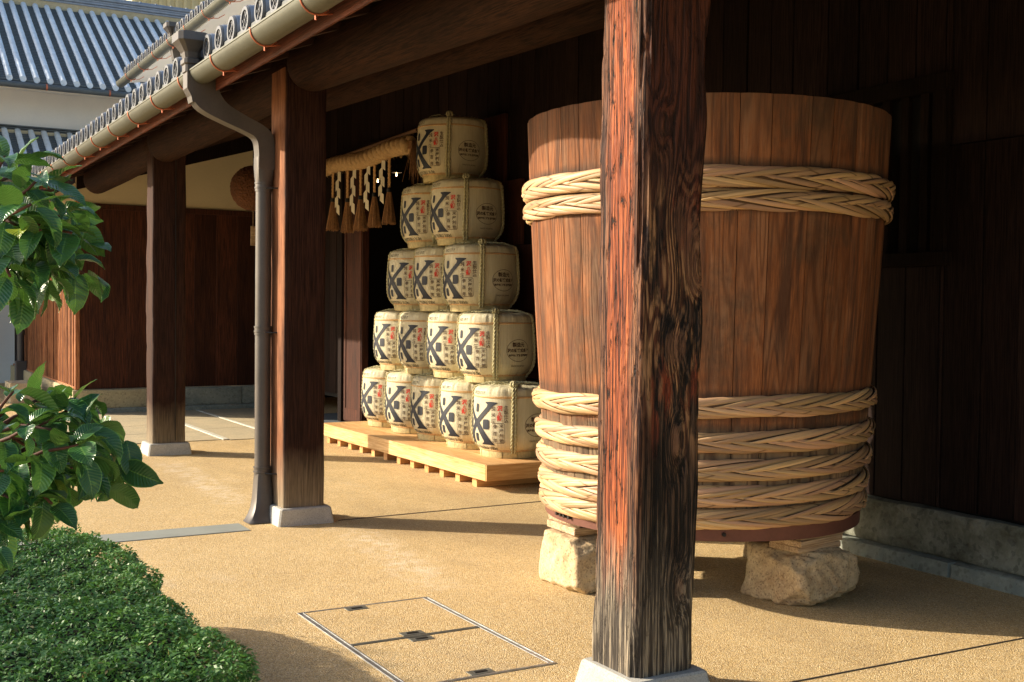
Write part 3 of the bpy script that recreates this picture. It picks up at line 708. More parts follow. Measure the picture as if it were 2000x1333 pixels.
for k in range(6):
    ya = -1.9+k*2.1; rough_block(5.385, 5.56, ya+.003, ya+2.097, -.06, .088, ya+40, seg=8).build('plinth_stone', FOUNDW, mw, smooth=40)
# window with bars
wf = MB(); wf.box(5.49, 5.60, 4.55, 5.68, 1.78, 1.86, .004); wf.box(5.50, 5.60, 4.56, 5.66, 2.80, 2.90, .004); wf.box(5.505, 5.60, 4.58, 4.68, 1.86, 2.80, .003); wf.box(5.505, 5.60, 5.58, 5.66, 1.86, 2.80, .003)
WINDK = wood('window_wood', (.006, .004, .003), (.014, .008, .006), (.022, .014, .010), spec=.05)
wfo = wf.build('window_frame', WINDK, mw)
m = MB(); m.box(5.585, 5.60, 4.6, 5.64, 1.8, 2.85); m.build('window_pane', DARKIN, wfo)
for k in range(6):
    m = MB(); yy = 4.76+k*.15; m.box(5.535, 5.57, yy-.03, yy+.03, 1.86, 2.80, .002); m.build('window_bar', WINDK, wfo)
# doorway: lintel, door leaf, posts
m = MB(); m.box(5.47, 5.62, 11.45, 14.2, 3.36, 3.5, .005); m.build('lintel', BROWN, mw)
m = MB(); m.box(5.49, 5.66, 11.50, 11.66, .0, 3.36, .005); m.build('door_post', BROWN, mw)
m = MB(); m.box(5.53, 5.62, 13.42, 14.02, .03, 3.36, .004); dl = m.build('door_leaf', WINGW, mw)
m = MB(); m.box(5.52, 5.53, 13.44, 13.50, .05, 3.34); m.box(5.52, 5.53, 13.94, 14.0, .05, 3.34); m.box(5.52, 5.53, 13.5, 13.94, .05, .2); m.build('door_stile', WINGW, dl)
m = MB(); m.box(5.50, 5.66, 14.04, 14.16, .0, 3.36, .005); m.build('door_post', BROWN, mw)
# dark room behind the doorway
m = MB(); m.box(9.2, 9.3, 9.5, 18, 0, 4); m.box(5.7, 9.3, 9.4, 9.5, 0, 4); m.box(5.7, 9.3, 18, 18.1, 0, 4); m.box(5.62, 9.3, 9.4, 18, 3.95, 4.05); m.box(5.7, 5.75, 16.6, 18, 0, 4)
m.build('inner_room_wall', DARKIN, mw)
m = MB(); m.box(5.5, 5.62, -2, 16.6, 4.36, 4.5, .004); m.build('wall_plate', BROWN, mw)

# lit lamps inside
glow = bpy.data.materials.new('lamp_glow'); glow.use_nodes = True; gb = glow.node_tree.nodes['Principled BSDF']; gb.inputs['Emission Color'].default_value = (1, .62, .25, 1); gb.inputs['Emission Strength'].default_value = 5
for i, ((x, y, z), lb) in enumerate((((6.8, 15.25, 3.40), 'small glowing lamp in the dark doorway, right one nearer the casks'), ((6.8, 15.93, 3.37), 'small glowing lamp in the dark doorway, left one behind the paper streamers'))):
    t = thing('hanging_lamp', lb, 'lamp', (x, y, z))
    m = MB(); m.rev([(0, z-.020), (.010, z-.015), (.014, z), (.010, z+.015), (.006, z+.04)], 12, x, y); m.build('bulb', glow, t, smooth='all')
    m = MB(); m.tube([(x, y, z+.04), (x, y, 3.95)], .006, 5); m.build('cord', BLACKM, t)
    m = MB(); m.rev([(.01, z+.09), (.03, z+.08), (.075, z+.03), (.07, z+.03), (.026, z+.07)], 14, x, y); m.build('lamp_shade', BLACKM, t)
    pl = bpy.data.lights.new('lamp_light', 'POINT'); pl.energy = 2; pl.color = (1, .6, .3); pl.shadow_soft_size = .03
    po = bpy.data.objects.new('lamp_light', pl); COL.objects.link(po); po.location = (0, 0, -.05); po.parent = t

# ================================================================== WING (far wall + lattice side)
wg = thing('wing_building', 'reddish boarded wing with cream plaster band closing the far end of the porch', 'building', (4, 16.6, 0))
x = 2.70
bm_ = {}
while x < 5.55:
    m = MB(); m.prism([(x, 16.6), (x+.325, 16.6), (x+.325, 16.588), (x+.03, 16.572), (x, 16.572)], 2, .335, 2.80)
    m.build('board', WINGW, wg); x += .312
m = MB(); m.box(2.64, 2.70, 16.545, 16.62, .33, 2.9, .004); m.build('corner_post', SLATW, wg)
m = MB(); m.box(2.64, 5.55, 16.55, 16.62, 2.80, 2.875, .004); m.build('rail', WINGW, wg)
m = MB(); m.prism([(2.66, 2.876), (5.55, 2.876), (5.55, 4.30), (2.66, 3.25)], 1, 16.585, 16.66); m.build('plaster_panel', PLASTER, wg)
m = MB(); m.prism([(2.66, 3.05), (5.55, 3.90), (5.55, 4.36), (2.66, 3.30)], 1, 16.53, 16.584); m.build('bargeboard', BROWN, wg)
for xa, xb, mt, s0 in ((2.60, 3.95, FOUNDY, 1), (3.955, 4.93, FOUNDW, 2), (4.935, 5.45, FOUNDW, 3)):
    rough_block(xa, xb, 16.50, 16.62, .07, .325, s0, seg=8).build('foundation_stone', mt, wg, smooth=40)
for xa, xb, s0 in ((2.58, 4.1, 11), (4.1, 5.4, 12)): rough_block(xa, xb, 16.46, 16.6, -.05, .072, s0, amp=.006).build('plinth_stone', FOUNDW, wg, smooth=40)
m = MB(); m.box(2.655, 2.76, 16.66, 23.4, .30, 2.45); m.build('side_backing', BROWN, wg)
sm_ = MB(); sm_.box(-.03, .03, -.021, .021, 0, 2.0, .003); smm = sm_.mesh('slat', SLATW)
y = 16.75
while y < 22.9: inst('slat', smm, wg, (2.67+random.uniform(-.003, .003), y, .37)); y += .128
m = MB(); m.box(2.63, 2.70, 16.63, 23.4, 2.37, 2.47, .004); m.box(2.63, 2.72, 16.63, 23.4, .34, .37, .003); m.build('lattice_rail', SLATW, wg)
m = MB(); m.box(2.66, 2.70, 16.63, 23.4, 2.47, 3.15); m.build('side_plaster', PLASTER, wg)
ya = 16.62
for L in (1.7, 2.2, 1.9, 1.0): rough_block(2.58, 2.72, ya+.004, ya+L-.004, -.05, .345, ya, seg=8).build('side_foundation_stone', FOUNDY, wg, smooth=40); ya += L
t = thing('downpipe', 'slim grey downpipe on the lattice side of the far wing', 'downpipe', (2.55, 21.6, 0))
m = MB(); m.tube([(2.55, 21.6, 0.02), (2.55, 21.6, 2.9)], .06, 14); m.build('pipe', PIPEM, t, smooth=40)
m = MB(); m.rev([(.06, .95), (.068, .95), (.068, 1.03), (.06, 1.03)], 14, 2.55, 21.6); m.build('collar', PIPEM, t)
m = MB(); m.box(2.46, 2.64, 21.5, 21.7, 0, .5, .01); m.build('foot_cover', PIPEM, t)
m = rough_block(2.05, 2.42, 18.6, 19.3, -.02, .31, 5, amp=.012)
tag(m.build('garden_stone', stone('pale_block', (.50, .44, .30), (.40, .33, .22))), 'flat-topped pale stone block on the ground before the lattice wall', 'stone')

# ================================================================== UPPER STOREY above the porch
us = thing('upper_storey', 'cream plastered upper storey with its own tiled eave above the porch roof', 'building', (4.6, 14, 4.2))
m = MB(); m.box(4.75, 4.9, 8, 19.6, 4.15, 5.30); m.build('plaster_wall', PLASTERW, us)
m = MB(); m.box(4.75, 8.5, 19.45, 19.6, 4.15, 5.4); m.build('end_wall', PLASTERW, us)
m = MB(); m.prism([(4.02, 5.17), (4.75, 5.30), (4.75, 5.35), (4.02, 5.20)], 1, 8, 19.85); m.build('plaster_soffit', PLASTERW, us)
m = MB(); m.prism([(3.97, 5.19), (9.0, 7.1), (9.0, 7.2), (3.97, 5.26)], 1, 8, 19.9); m.build('roof_deck', TILE, us)
eave_row(us, 3.93, 5.185, 10.2, 19.9, .25)
g2 = thing('rain_gutter', 'higher zinc gutter under the upper storey eave', 'gutter', (3.9, 14, 5.2))
trough(3.885, 5.16, .075, 8, 19.9).build('trough', GUTM, g2, smooth=50)
for k in range(9): inst('hanger', hg, g2, (3.885, 11.7+k*.92, 5.16))
t = thing('downpipe', 'short hopper and neck hanging on the upper gutter', 'downpipe', (3.95, 16.5, 5.2))
m = MB(); hopper(m, 3.93, 16.5, 5.22, 1.05); m.build('hopper', PIPEM, t)
m = MB(); m.prism([(3.88, 5.2), (4.0, 5.2), (4.02, 5.0), (4.6, 4.7), (4.75, 4.5), (4.62, 4.5), (4.5, 4.66), (3.93, 4.93)], 1, 16.44, 16.55); m.build('swan_neck', PIPEM, t)

# ================================================================== FAR STOREHOUSE with tiled roofs
st = thing('storehouse', 'white plastered storehouse with two tiers of grey tiled roof in the distance', 'building', (4, 24, 0))
SL = .59
def tier(yE, zE, yT, zT, x0, x1, name_rows, mtube):
    m = MB(); m.prism([(yE, zE-.02), (yT, zT-.02), (yT, zT-.12), (yE, zE-.12)], 0, x0, x1); m.build('roof_deck', TILED, st)
    # cover tile rows, each a part
    L = math.hypot(yT-yE, zT-zE); n = 8; vs = []; F = []; nseg = max(3, int(L/.3))
    for i in range(nseg+1):
        for e in ((0, .053), (1, .057)) if i < nseg else ((0, .053),):
            u = (i+.0*e[0])/nseg if e[0] == 0 else (i+.06)/nseg
            yy, zz = yE+(yT-yE)*u, zE+(zT-zE)*u
            for j in range(n+1):
                a = math.pi*(-.1+1.2*j/n); vs.append((e[1]*math.cos(a), yy, zz+.035+e[1]*math.sin(a)))
    rows = len(vs)//(n+1)
    F = [(i*(n+1)+j, i*(n+1)+j+1, (i+1)*(n+1)+j+1, (i+1)*(n+1)+j) for i in range(rows-1) for j in range(n)]
    mm = MB(); mm.add(vs, F)
    # end disc
    k0 = 14; dv = [(0, yE-.004, zE+.035)]+[(.056*math.cos(2*math.pi*j/k0), yE-.004, zE+.035+.056*math.sin(2*math.pi*j/k0)) for j in range(k0)]+[(.056*math.cos(2*math.pi*j/k0), yE+.03, zE+.035+.056*math.sin(2*math.pi*j/k0)) for j in range(k0)]
    mm.add(dv, [(0, 1+j, 1+(j+1) % k0) for j in range(k0)]+[(1+j, 1+(j+1) % k0, 1+k0+(j+1) % k0, 1+k0+j) for j in range(k0)])
    me = mm.mesh('cover_tile_row', mtube, smooth=40, off=(0, 24, 0))
    x = x0+.115; pan = MB(); nc = int(L/.085)
    while x < x1:
        inst('cover_tile_row', me, st, (x, 24, 0))
        for c_ in range(nc):
            ua, ub = c_/nc, (c_+1)/nc
            ya_, za_ = yE+(yT-yE)*ua, zE+(zT-zE)*ua; yb_, zb_ = yE+(yT-yE)*ub, zE+(zT-zE)*ub
            vs = []
            for (yy, zz) in ((ya_, za_-.012), (ya_, za_+.018), (yb_, zb_-.002)):
                for q in (-1, -.4, .4, 1): vs.append((x+.115+q*.078, yy, zz+.016*q*q))
            pan.add(vs, [(j, j+1, 4+j+1, 4+j) for j in range(3)]+[(4+j, 4+j+1, 8+j+1, 8+j) for j in range(3)])
        x += .23
    tag(pan.build('pan_tiles', TILED, st, fix=False), kind='stuff')
tier(22.6, 5.52, 26.6, 5.52+4*SL, .3, 8.6, 'a', TILEL)
tier(22.0, 3.87, 23.48, 4.72, .3, 5.0, 'b', TILEL)
m = MB(); m.box(-4, 8.6, 23.5, 30, 0, 5.75); m.build('plaster_wall', PLASTERW, st)
m = MB(); m.prism([(22.62, 5.36), (23.5, 5.5), (23.5, 5.62), (22.62, 5.42)], 0, -4, 8.6); m.build('plaster_cornice', PLASTERW, st)
for zz, yy in ((4.735, 23.44), (4.765, 23.41), (4.80, 23.38)):
    m = MB(); m.box(-4, 5.0, yy, 23.5, zz, zz+.026, .004); m.build('flashing_course', TILED, st)
m = MB(); m.box(.3, 5.0, 23.40, 23.5, 4.64, 4.735); m.build('mortar_strip', MORTAR, st)
m = MB(); m.box(.3, 8.6, 26.40, 26.7, 7.76, 7.93); m.build('mortar_strip', MORTAR, st)
zt = 7.93
for k in range(4):
    m = MB(); m.box(-1, 8.7, 26.38-.02*(k % 2), 26.86+.02*(k % 2), zt, zt+.05, .01); m.build('ridge_course', TILE, st); zt += .052
m = MB(); m.tube([(-1, 26.62, zt+.02), (8.7, 26.62, zt+.02)], .075, 12, up=(0, 0, 1)); m.build('ridge_cap', TILE, st, smooth=40)
rk = MB(); rk.tube([(0, 26.62, 0), (.03, 26.62, 0)], .088, 12, up=(0, 0, 1)); rkm = rk.mesh('ridge_band', TILE, off=(0, 26.62, 0))
for k in range(24): inst('ridge_band', rkm, st, (.5+k*.34, 26.62, zt+.02))
m = MB(); m.tube([(-3, 22.52, 5.43), (8.6, 22.52, 5.43)], .055, 10); m.build('eave_gutter', TILED, st, smooth=40)
for k in range(6):
    m = MB(); m.tube([(3.1+k*1.1-.015, 22.515, 5.43), (3.1+k*1.1+.015, 22.515, 5.43)], .060, 10); m.build('gutter_clip', COPPER, st)
# buildings behind
b1 = thing('clad_building', 'pale yellow ribbed metal-clad building behind the storehouse ridge', 'building', (10, 44, 0))
m = MB(); m.box(9.0, 20, 44, 56, 0, 22); m.build('wall', RIBBED, b1)
for k in range(24):
    m = MB(); m.box(9.05+k*.30, 9.17+k*.30, 43.93, 44.0, 2, 22); m.build('rib', RIBBED, b1)
b2 = thing('grey_building', 'grey modern building glimpsed above the storehouse ridge', 'building', (12, 66, 0))
m = MB(); m.box(5, 14.2, 66, 78, 0, 17.6); m.build('wall', GREYB, b2)
m = MB(); m.box(14.25, 24, 66, 78, 0, 25); m.build('stair_tower', plain('pale_concrete', (.55, .58, .60), .8), b2)
for k in range(5):
    m = MB(); m.box(11.6+k*.5, 11.95+k*.5, 65.9, 66, 15.6, 17.0); m.build('window', plain('blue_glass', (.2, .3, .42), .2), b2)

# ================================================================== CASKS
a0 = 178.   # label centre faces this way
RS = .344/.333
PROF = [(.24, 0), (.262, .003), (.265, .055), (.262, .06), (.279, .078), (.298, .098), (.315, .130), (.326, .165), (.333, .22), (.333, .30), (.331, .36), (.327, .43), (.322, .50), (.319, .525), (.317, .55), (.311, .575), (.300, .592), (.284, .603), (.24, .612), (.12, .618), (0, .62)]
PROF = [(r*RS, z) for r, z in PROF]
def prof_r(z):
    for (r0, z0), (r1, z1) in zip(PROF[3:], PROF[4:]):
        if z0 <= z <= z1: return r0+(r1-r0)*(z-z0)/max(1e-6, z1-z0)
    return PROF[3][0]
def dens(P, k=3):
    Q = []
    for a, b in zip(P[:-1], P[1:]): Q += [(a[0]+(b[0]-a[0])*i/k, a[1]+(b[1]-a[1])*i/k) for i in range(k)]
    return Q+[P[-1]]
def cask_fn(a, r, z):
    c_, s_ = math.cos(a), math.sin(a); d = 0
    top = max(0, min(1, (z-.50)/.08)); low = max(0, min(1, (.17-z)/.08)) if z > .062 else 0
    d += (mnoise.noise(Vector((c_*9, s_*9, z*2)))*.008+mnoise.noise(Vector((c_*30, s_*30, z*3)))*.006)*(top+low*.9)
    d += mnoise.noise(Vector((c_*2, s_*2, z*2)))*.003
    return (max(0, r+d*(1 if r > .05 else 0)), z+(mnoise.noise(Vector((c_*r*22, s_*r*22, 4)))*.006 if z > .60 else 0))
def wrap(points2d):   # flat (x right, y up) -> on the cask; x in metres along the girth
    out = []
    for x, y in points2d:
        r = prof_r(y)+.0032+max(0, (.13-y))*.01; a = R(a0)+x/.334; out.append((r*math.cos(a), r*math.sin(a), y))
    return out
def refine(vs2, faces, lim=.03):
    bm = bmesh.new(); V = [bm.verts.new((x, y, 0)) for x, y in vs2]
    for q in faces:
        try: bm.faces.new([V[i] for i in q])
        except ValueError: pass
    bmesh.ops.triangulate(bm, faces=bm.faces[:])
    for _ in range(5):
        es = [e for e in bm.edges if e.calc_length() > lim]
        if not es: break
        bmesh.ops.subdivide_edges(bm, edges=es, cuts=1); bmesh.ops.triangulate(bm, faces=bm.faces[:])
    bm.verts.index_update(); r_ = [(v_.co.x, v_.co.y) for v_ in bm.verts], [tuple(v_.index for v_ in q.verts) for q in bm.faces]; bm.free(); return r_
def decal(polys, lim=.025):
    m = MB()
    for P in polys:
        v2, fs = refine(P, [tuple(range(len(P)))], lim); m.add(wrap(v2), fs)
    return m
def text2d(body, size, cx, cy, align='CENTER', sx=1., bold=0., vertical=None):
    V = []; F = []
    items = [(body, cx, cy)] if not vertical else [(ch, cx, cy-i*vertical) for i, ch in enumerate(body)]
    for t_, x_, y_ in items:
        cu = bpy.data.curves.new('t', 'FONT'); cu.body = t_; cu.size = size; cu.align_x = align; cu.align_y = 'CENTER'; cu.resolution_u = 2; cu.offset = bold
        ob = bpy.data.objects.new('t', cu); COL.objects.link(ob); dg = bpy.context.evaluated_depsgraph_get()
        me = bpy.data.meshes.new_from_object(ob.evaluated_get(dg)); o = len(V)
        V += [(x_+p.co.x*sx, y_+p.co.y) for p in me.vertices]; F += [tuple(i+o for i in q.vertices) for q in me.polygons]
        bpy.data.objects.remove(ob); bpy.data.curves.remove(cu); bpy.data.meshes.remove(me)
    return V, F
def text_decal(*tx):
    m = MB()
    for (V, F) in tx: m.add(wrap(V), F)
    return m
def rrect(cx, cy, hw, hh, c, n=3):
    P = []
    for sx, sy, a in ((1, 1, 0), (-1, 1, 90), (-1, -1, 180), (1, -1, 270)):
        for k in range(n+1):
            an = R(a+90*k/n); P.append((cx+sx*(hw-c)+c*math.cos(an), cy+sy*(hh-c)+c*math.sin(an)))
    return P
def outline(P, wdt):
    # closed outline as quads
    n = len(P); cx = sum(p[0] for p in P)/n; cy = sum(p[1] for p in P)/n; Q = []
    for x, y in P:
        d = math.hypot(x-cx, y-cy); Q.append((x-(x-cx)/d*wdt, y-(y-cy)/d*wdt))
    return [[P[i], P[(i+1) % n], Q[(i+1) % n], Q[i]] for i in range(n)]
ZC = .302
def mirror(P): return [(-x, y) for x, y in P][::-1]
armU = [(0, -.002), (.040, 0), (.105, .070), (.145, .108), (.178, .145), (.224, .172), (.224, .180), (.16, .184), (.106, .182), (.108, .174), (.128, .160), (.122, .140), (.075, .095), (0, .030)]
armL = [(0, .002), (0, -.034), (.048, -.098), (.082, -.148), (.082, -.165), (.055, -.178), (.055, -.186), (.12, -.184), (.192, -.187), (.192, -.180), (.163, -.152), (.112, -.088), (.040, 0)]
polys = []
for A in (armU, armL):
    B = [(x, ZC+y) for x, y in A]; polys += [B, mirror(B)]
for cx, cy, hw, hh in ((0, .125, .022, .036), (0, -.125, .022, .036), (.117, -.010, .033, .042), (-.117, -.010, .033, .042)):
    polys.append(rrect(cx, ZC+cy, hw, hh, .014))
mk_mark = decal(polys).mesh('crossed_mark', INK, smooth='all', fix=False)
xx = .334*math.pi/180
lit = text_decal(text2d('純米酒', 0.0403, 32.5*xx, .425, vertical=.051, bold=.0006), text2d('生酛仕込', 0.0381, 52*xx, .437, vertical=.037, bold=.0005),
                 text2d('米屋創始', 0.0381, 45.2*xx, .282, vertical=.042, bold=.0005), text2d('参百年', 0.0381, 35.5*xx, .276, vertical=.060, bold=.0006))
frame = decal(outline(rrect(40.6*xx, .222, .056, .087, .016), .0042), .05); lit.add(frame.v, frame.f)
mk_lit = lit.mesh('black_lettering', INKB, smooth='all', fix=False)
mk_red = text_decal(text2d('沢', .046, 42.5*xx, .430, bold=.002), text2d('の', .030, 42.5*xx, .388, bold=.001), text2d('鶴', .048, 42.5*xx, .350, bold=.0022)).mesh('red_lettering', INKR, smooth='all', fix=False)
mk_redf = decal(outline(rrect(42.5*xx, .388, .028, .066, .008), .0028), .05).mesh('red_frame', INKP, fix=False)
mk_small = text_decal(text2d('SAWANOTSURU 300th', .040, 0, .083, sx=1.12, bold=.0008)).mesh('grey_lettering', INKG, smooth='all', fix=False)
mk_since = text_decal(text2d('SINCE 1717', .036, 0, .556, bold=.0006)).mesh('rim_lettering', INKG, smooth='all', fix=False)
stp = text_decal(text2d('製造元', .042, 99*xx, .335, bold=.0012), text2d('沢の鶴株式会社', .034, 99*xx, .286, sx=.93, bold=.0014), text2d('神戸市灘区新在家南町', .022, 99*xx, .243, sx=.9, bold=.0008))
ell = [(99*xx+.118*math.cos(2*math.pi*k/40), .287+.098*math.sin(2*math.pi*k/40)) for k in range(40)]
e2 = decal(outline(ell, .0035), .05); stp.add(e2.v, e2.f)
mk_stamp = stp.mesh('round_stamp', INKB, smooth='all', fix=False)
mk_mij = text_decal(text2d('MADE IN JAPAN', .020, 99*xx, .150)).mesh('origin_lettering', INKB, fix=False)
m = MB(); m.rev(dens(PROF[3:], 3), 180, fn=cask_fn); mk_body = m.mesh('cask_body', CASKM, smooth=60)
m = MB(); nb = 13
for k in range(nb):
    aa, ab = 2*math.pi*k/nb, 2*math.pi*(k+.95)/nb; dr_ = random.uniform(-.002, .004)
    m.rev([(.24*RS, .0), (.262*RS+dr_, .002), (.268*RS+dr_, .03), (.266*RS+dr_, .060), (.262*RS, .066)], 5, a0=aa, a1=ab)
m.rev([(.2*RS, .001), (.258*RS, .001), (.26*RS, .062)], 40)
mk_base = m.mesh('base_wrap', plain('mat_base', (.55, .45, .22), .8, nscale=30, var=.3, bump=.002), smooth=40)
def hoop_tw(z, r, rr, wob=.002, n=70):
    m = MB()
    for s_ in (-1, 1):
        m.tube([((r+rr)*math.cos(a), (r+rr)*math.sin(a), z+s_*rr*.9+wob*math.sin(3*a+s_)) for a in [2*math.pi*k/n for k in range(n+1)]], rr, 5, cap=False)
    return m
mk_t1 = hoop_tw(.525, .320*RS, .0038).mesh('rim_twine', TWINE, smooth='all')
mk_t2 = hoop_tw(.068, .268*RS, .0045).mesh('base_twine', TWINE, smooth='all')
def twisted(path, R0, r, turns, n=6, strands=2, ph=0.):
    m = MB(); P = [Vector(p) for p in path]; L = [0]
    for a, b in zip(P[:-1], P[1:]): L.append(L[-1]+(b-a).length)
    for s_ in range(strands):
        out = []
        for i, p in enumerate(P):
            t_ = (P[min(i+1, len(P)-1)]-P[max(0, i-1)]).normalized(); a = t_.orthogonal() if i == 0 else (pa-t_*pa.dot(t_)); a.normalize(); pa = a; b = t_.cross(a)
            an = turns*2*math.pi*L[i]/L[-1]+2*math.pi*s_/strands+ph; out.append(p+a*math.cos(an)*R0+b*math.sin(an)*R0)
        m.tube(out, r, n, up=(.3, .5, .81))
    return m
def rope_path(deg, lean):
    pts = []
    sp = [(PROF[2][0]*.8, .0)]+[(r+.012, z) for r, z in PROF[2:-3]]+[(.20, .632), (.10, .636), (.0, .637)]
    sp = dens(sp, 4)
    for i, (r, z) in enumerate(sp):
        a = R(a0+deg+lean*(z/.6-.5)); pts.append((r*math.cos(a), r*math.sin(a), max(.008, z)))
    return pts
rp = MB()
for dg_, ln in ((61, 2.5), (65.2, 1.), (138, -1), (142, 1), (239, 1), (243, 0), (317, 0), (321, 2)):
    q = twisted(rope_path(dg_, ln), .0065, .0078, 14, 6); rp.add(q.v, q.f)
mk_rope = rp.mesh('straw_rope', ROPE, smooth='all')
kn_ = MB(); a = R(a0+63)
kc = Vector((.275*math.cos(a), .275*math.sin(a), .628))
for k in range(3):
    kn_.tube([kc+Vector((.030*math.cos(q)*math.cos(a+k*1.1)-.0, .030*math.cos(q)*math.sin(a+k*1.1), .022*math.sin(q)+.004)) for q in [2*math.pi*i/14 for i in range(15)]], .010, 6, cap=False, up=(.2, .3, .9))
for k in range(46):
    b = R(a0+63+random.uniform(-110, 110)); r0 = random.uniform(.05, .27); an = random.uniform(0, 6.28); ln = random.uniform(.03, .09)
    p0 = Vector((r0*math.cos(b), r0*math.sin(b), .622)); p1 = p0+Vector((math.cos(an)*ln, math.sin(an)*ln, random.uniform(0, .012)))
    kn_.tube([p0, (p0+p1)/2+Vector((0, 0, .006)), p1], .0022, 4)
mk_knot = kn_.mesh('rope_knot', ROPE, smooth='all')
bodies = [mk_body]
for q_ in (5., 11.):
    def fn2(a, r, z, q_=q_):
        r2, z2 = cask_fn(a+q_, r, z); return r2, z2
    m = MB(); m.rev(dens(PROF[3:], 3), 180, fn=fn2); bodies.append(m.mesh('cask_body', CASKM, smooth=60))
cask0 = thing('sake_cask', 'x', 'cask', (0, 0, 0), 'straw-wrapped sake casks stacked as a pyramid')
cb = put('cask_body', mk_body, cask0)
for nm, me in (('base_wrap', mk_base), ('rim_twine', mk_t1), ('base_twine', mk_t2), ('straw_rope', mk_rope)): put(nm, me, cask0)
put('rope_knot', mk_knot, cask0)
for me in (mk_mark, mk_lit, mk_red, mk_redf, mk_small, mk_since, mk_stamp, mk_mij): put(me.name.split('.')[0], me, cb)
rown = ['bottom row', 'second row up', 'middle row', 'fourth row up']
pos = {1: [''], 2: ['nearest the tub', 'nearest the doorway'], 3: ['at the tub end', 'in the centre', 'at the doorway end'],
       4: ['at the tub end', 'second from the tub end', 'second from the doorway end', 'at the doorway end'],
       5: ['at the tub end', 'second from the tub end', 'in the centre', 'second from the doorway end', 'at the doorway end']}
first = True
for k in range(5):
    n = 5-k
    for j in range(n):
        c_ = cask0 if first else copy_tree(cask0); first = False
        c_.location = (5.01+.020*j+.02*k+random.uniform(-.008, .008), 8.715+.688*j+.344*k+random.uniform(-.004, .004), .222+.622*k)
        c_.rotation_euler = (R(random.uniform(-.5, .5)), R(random.uniform(-.5, .5)), R(random.uniform(-4, 4)+(2 if j else 0)))
        for ch in c_.children:
            if ch.name.startswith('cask_body'): ch.data = bodies[(j+k) % 3]
        c_['label'] = 'single straw-wrapped sake cask on the very top of the pyramid' if n == 1 else f'straw-wrapped sake cask in the {rown[k]} of the pyramid, {pos[n][j]}'

# platform -----------------------------------------------------------------
pf = thing('display_platform', 'low fresh pine platform under the pyramid of sake casks', 'platform', (5, 10, 0))
xs = [4.48, 4.76, 5.06, 5.44]
for xa, xb in zip(xs[:-1], xs[1:]):
    m = MB(); m.box(xa+(.001 if xa > 4.5 else 0), xb-.001, 8.23, 12.02, .088, .221, .003); m.build('deck_board', PINEY, pf)
m = MB(); m.box(4.482, 5.438, 8.212, 8.2295, .090, .219, .002); m.build('end_board', PINEX, pf)
jm = MB(); jm.box(-.42, .42, -.042, .042, 0, .088, .002); jmm = jm.mesh('joist', PINEX)
for k in range(12): inst('joist', jmm, pf, (4.965, 8.54+k*.311, 0))
# stepped boards behind
bs = thing('stepped_backboard', 'stepped dark wooden backing boards standing behind the cask pyramid', 'board', (5.5, 10.1, 0))
for hw, z0, z1 in ((.33, 2.735, 3.39), (.67, 2.105, 2.73), (1.0, 1.48, 2.10), (1.35, .85, 1.475), (1.7, .36, .845)):
    m = MB(); m.box(5.49, 5.528, 10.10-hw, 10.10+hw, z0, z1, .003); m.build('backboard', WINGW, bs)

# ================================================================== BIG TUB
TX, TY = 4.134, 5.075
ZB, ZT, RB, RT = .40, 2.53, .853, .99
def tr_(z): u = (z-ZB)/(ZT-ZB); return RB+(RT-RB)*u+.012*math.sin(math.pi*u)
tb = thing('cedar_tub', 'huge old cedar brewing tub bound with plaited bamboo hoops, standing on boulders', 'tub', (TX, TY, 0))
ang = 0.; NS = 34; ws = [random.uniform(.7, 1.35) for _ in range(NS)]; sw = sum(ws)
for wv in ws:
    da = 2*math.pi*wv/sw; m = MB(); n = 4; vs = []; g_ = .0020
    for zi in range(9):
        z = ZB+(ZT-ZB)*zi/8; ro = tr_(z)+random.uniform(-.0006, .0006); 
        for j in range(n+1):
            a = ang+g_+(da-2*g_)*j/n; q = ro-(.003 if j in (0, n) else 0)
            vs.append((TX+q*math.cos(a), TY+q*math.sin(a), z+(0 if zi < 8 else -.001*(j in (0, n)))))
        for j in range(n+1):
            a = ang+g_+(da-2*g_)*j/n; q = tr_(z)-.055; vs.append((TX+q*math.cos(a), TY+q*math.sin(a), z))
    q = 2*(n+1); F = []
    for zi in range(8):
        for j in range(n):
            F += [(zi*q+j, zi*q+j+1, (zi+1)*q+j+1, (zi+1)*q+j), (zi*q+n+1+j, zi*q+n+2+j, (zi+1)*q+n+2+j, (zi+1)*q+n+1+j)]
        F += [(zi*q, (zi+1)*q, (zi+1)*q+n+1, zi*q+n+1), (zi*q+n, (zi+1)*q+n, (zi+1)*q+2*n+1, zi*q+2*n+1)]
    for zi in (0, 8): F += [(zi*q+j, zi*q+j+1, zi*q+n+2+j, zi*q+n+1+j) for j in range(n)]
    m.add(vs, F); m.build('stave', TUBW, tb, smooth=30); ang += da
m = MB(); m.rev([(0, .45), (RB-.05, .45), (RB-.05, .50), (0, .50)], 40, TX, TY); m.build('bottom_boards', TUBW, tb)
m = MB(); m.rev([(RB-.005, .375), (RB+.012, .375), (RB+.016, .445), (RB+.004, .447)], 90, TX, TY); sb = m.build('steel_band', BANDM, tb, smooth=30)
m = MB(); m.rev([(RB-.06, .374), (RB+.011, .374)], 90, TX, TY); m.build('band_rim', BANDM, sb)
for da in (-41, -43.5, -46.5, -38, 20):
    a = R(180+39.4+180+0)+0; a = math.atan2(-TY, -TX)+R(da-12); c_ = Vector((math.cos(a), math.sin(a), 0)); p = Vector((TX, TY, .41))+c_*(RB+.018)
    m = MB(); m.tube([p-c_*.01, p+c_*.014], [.012, .009], 7); m.build('bolt', BLACKM, sb)
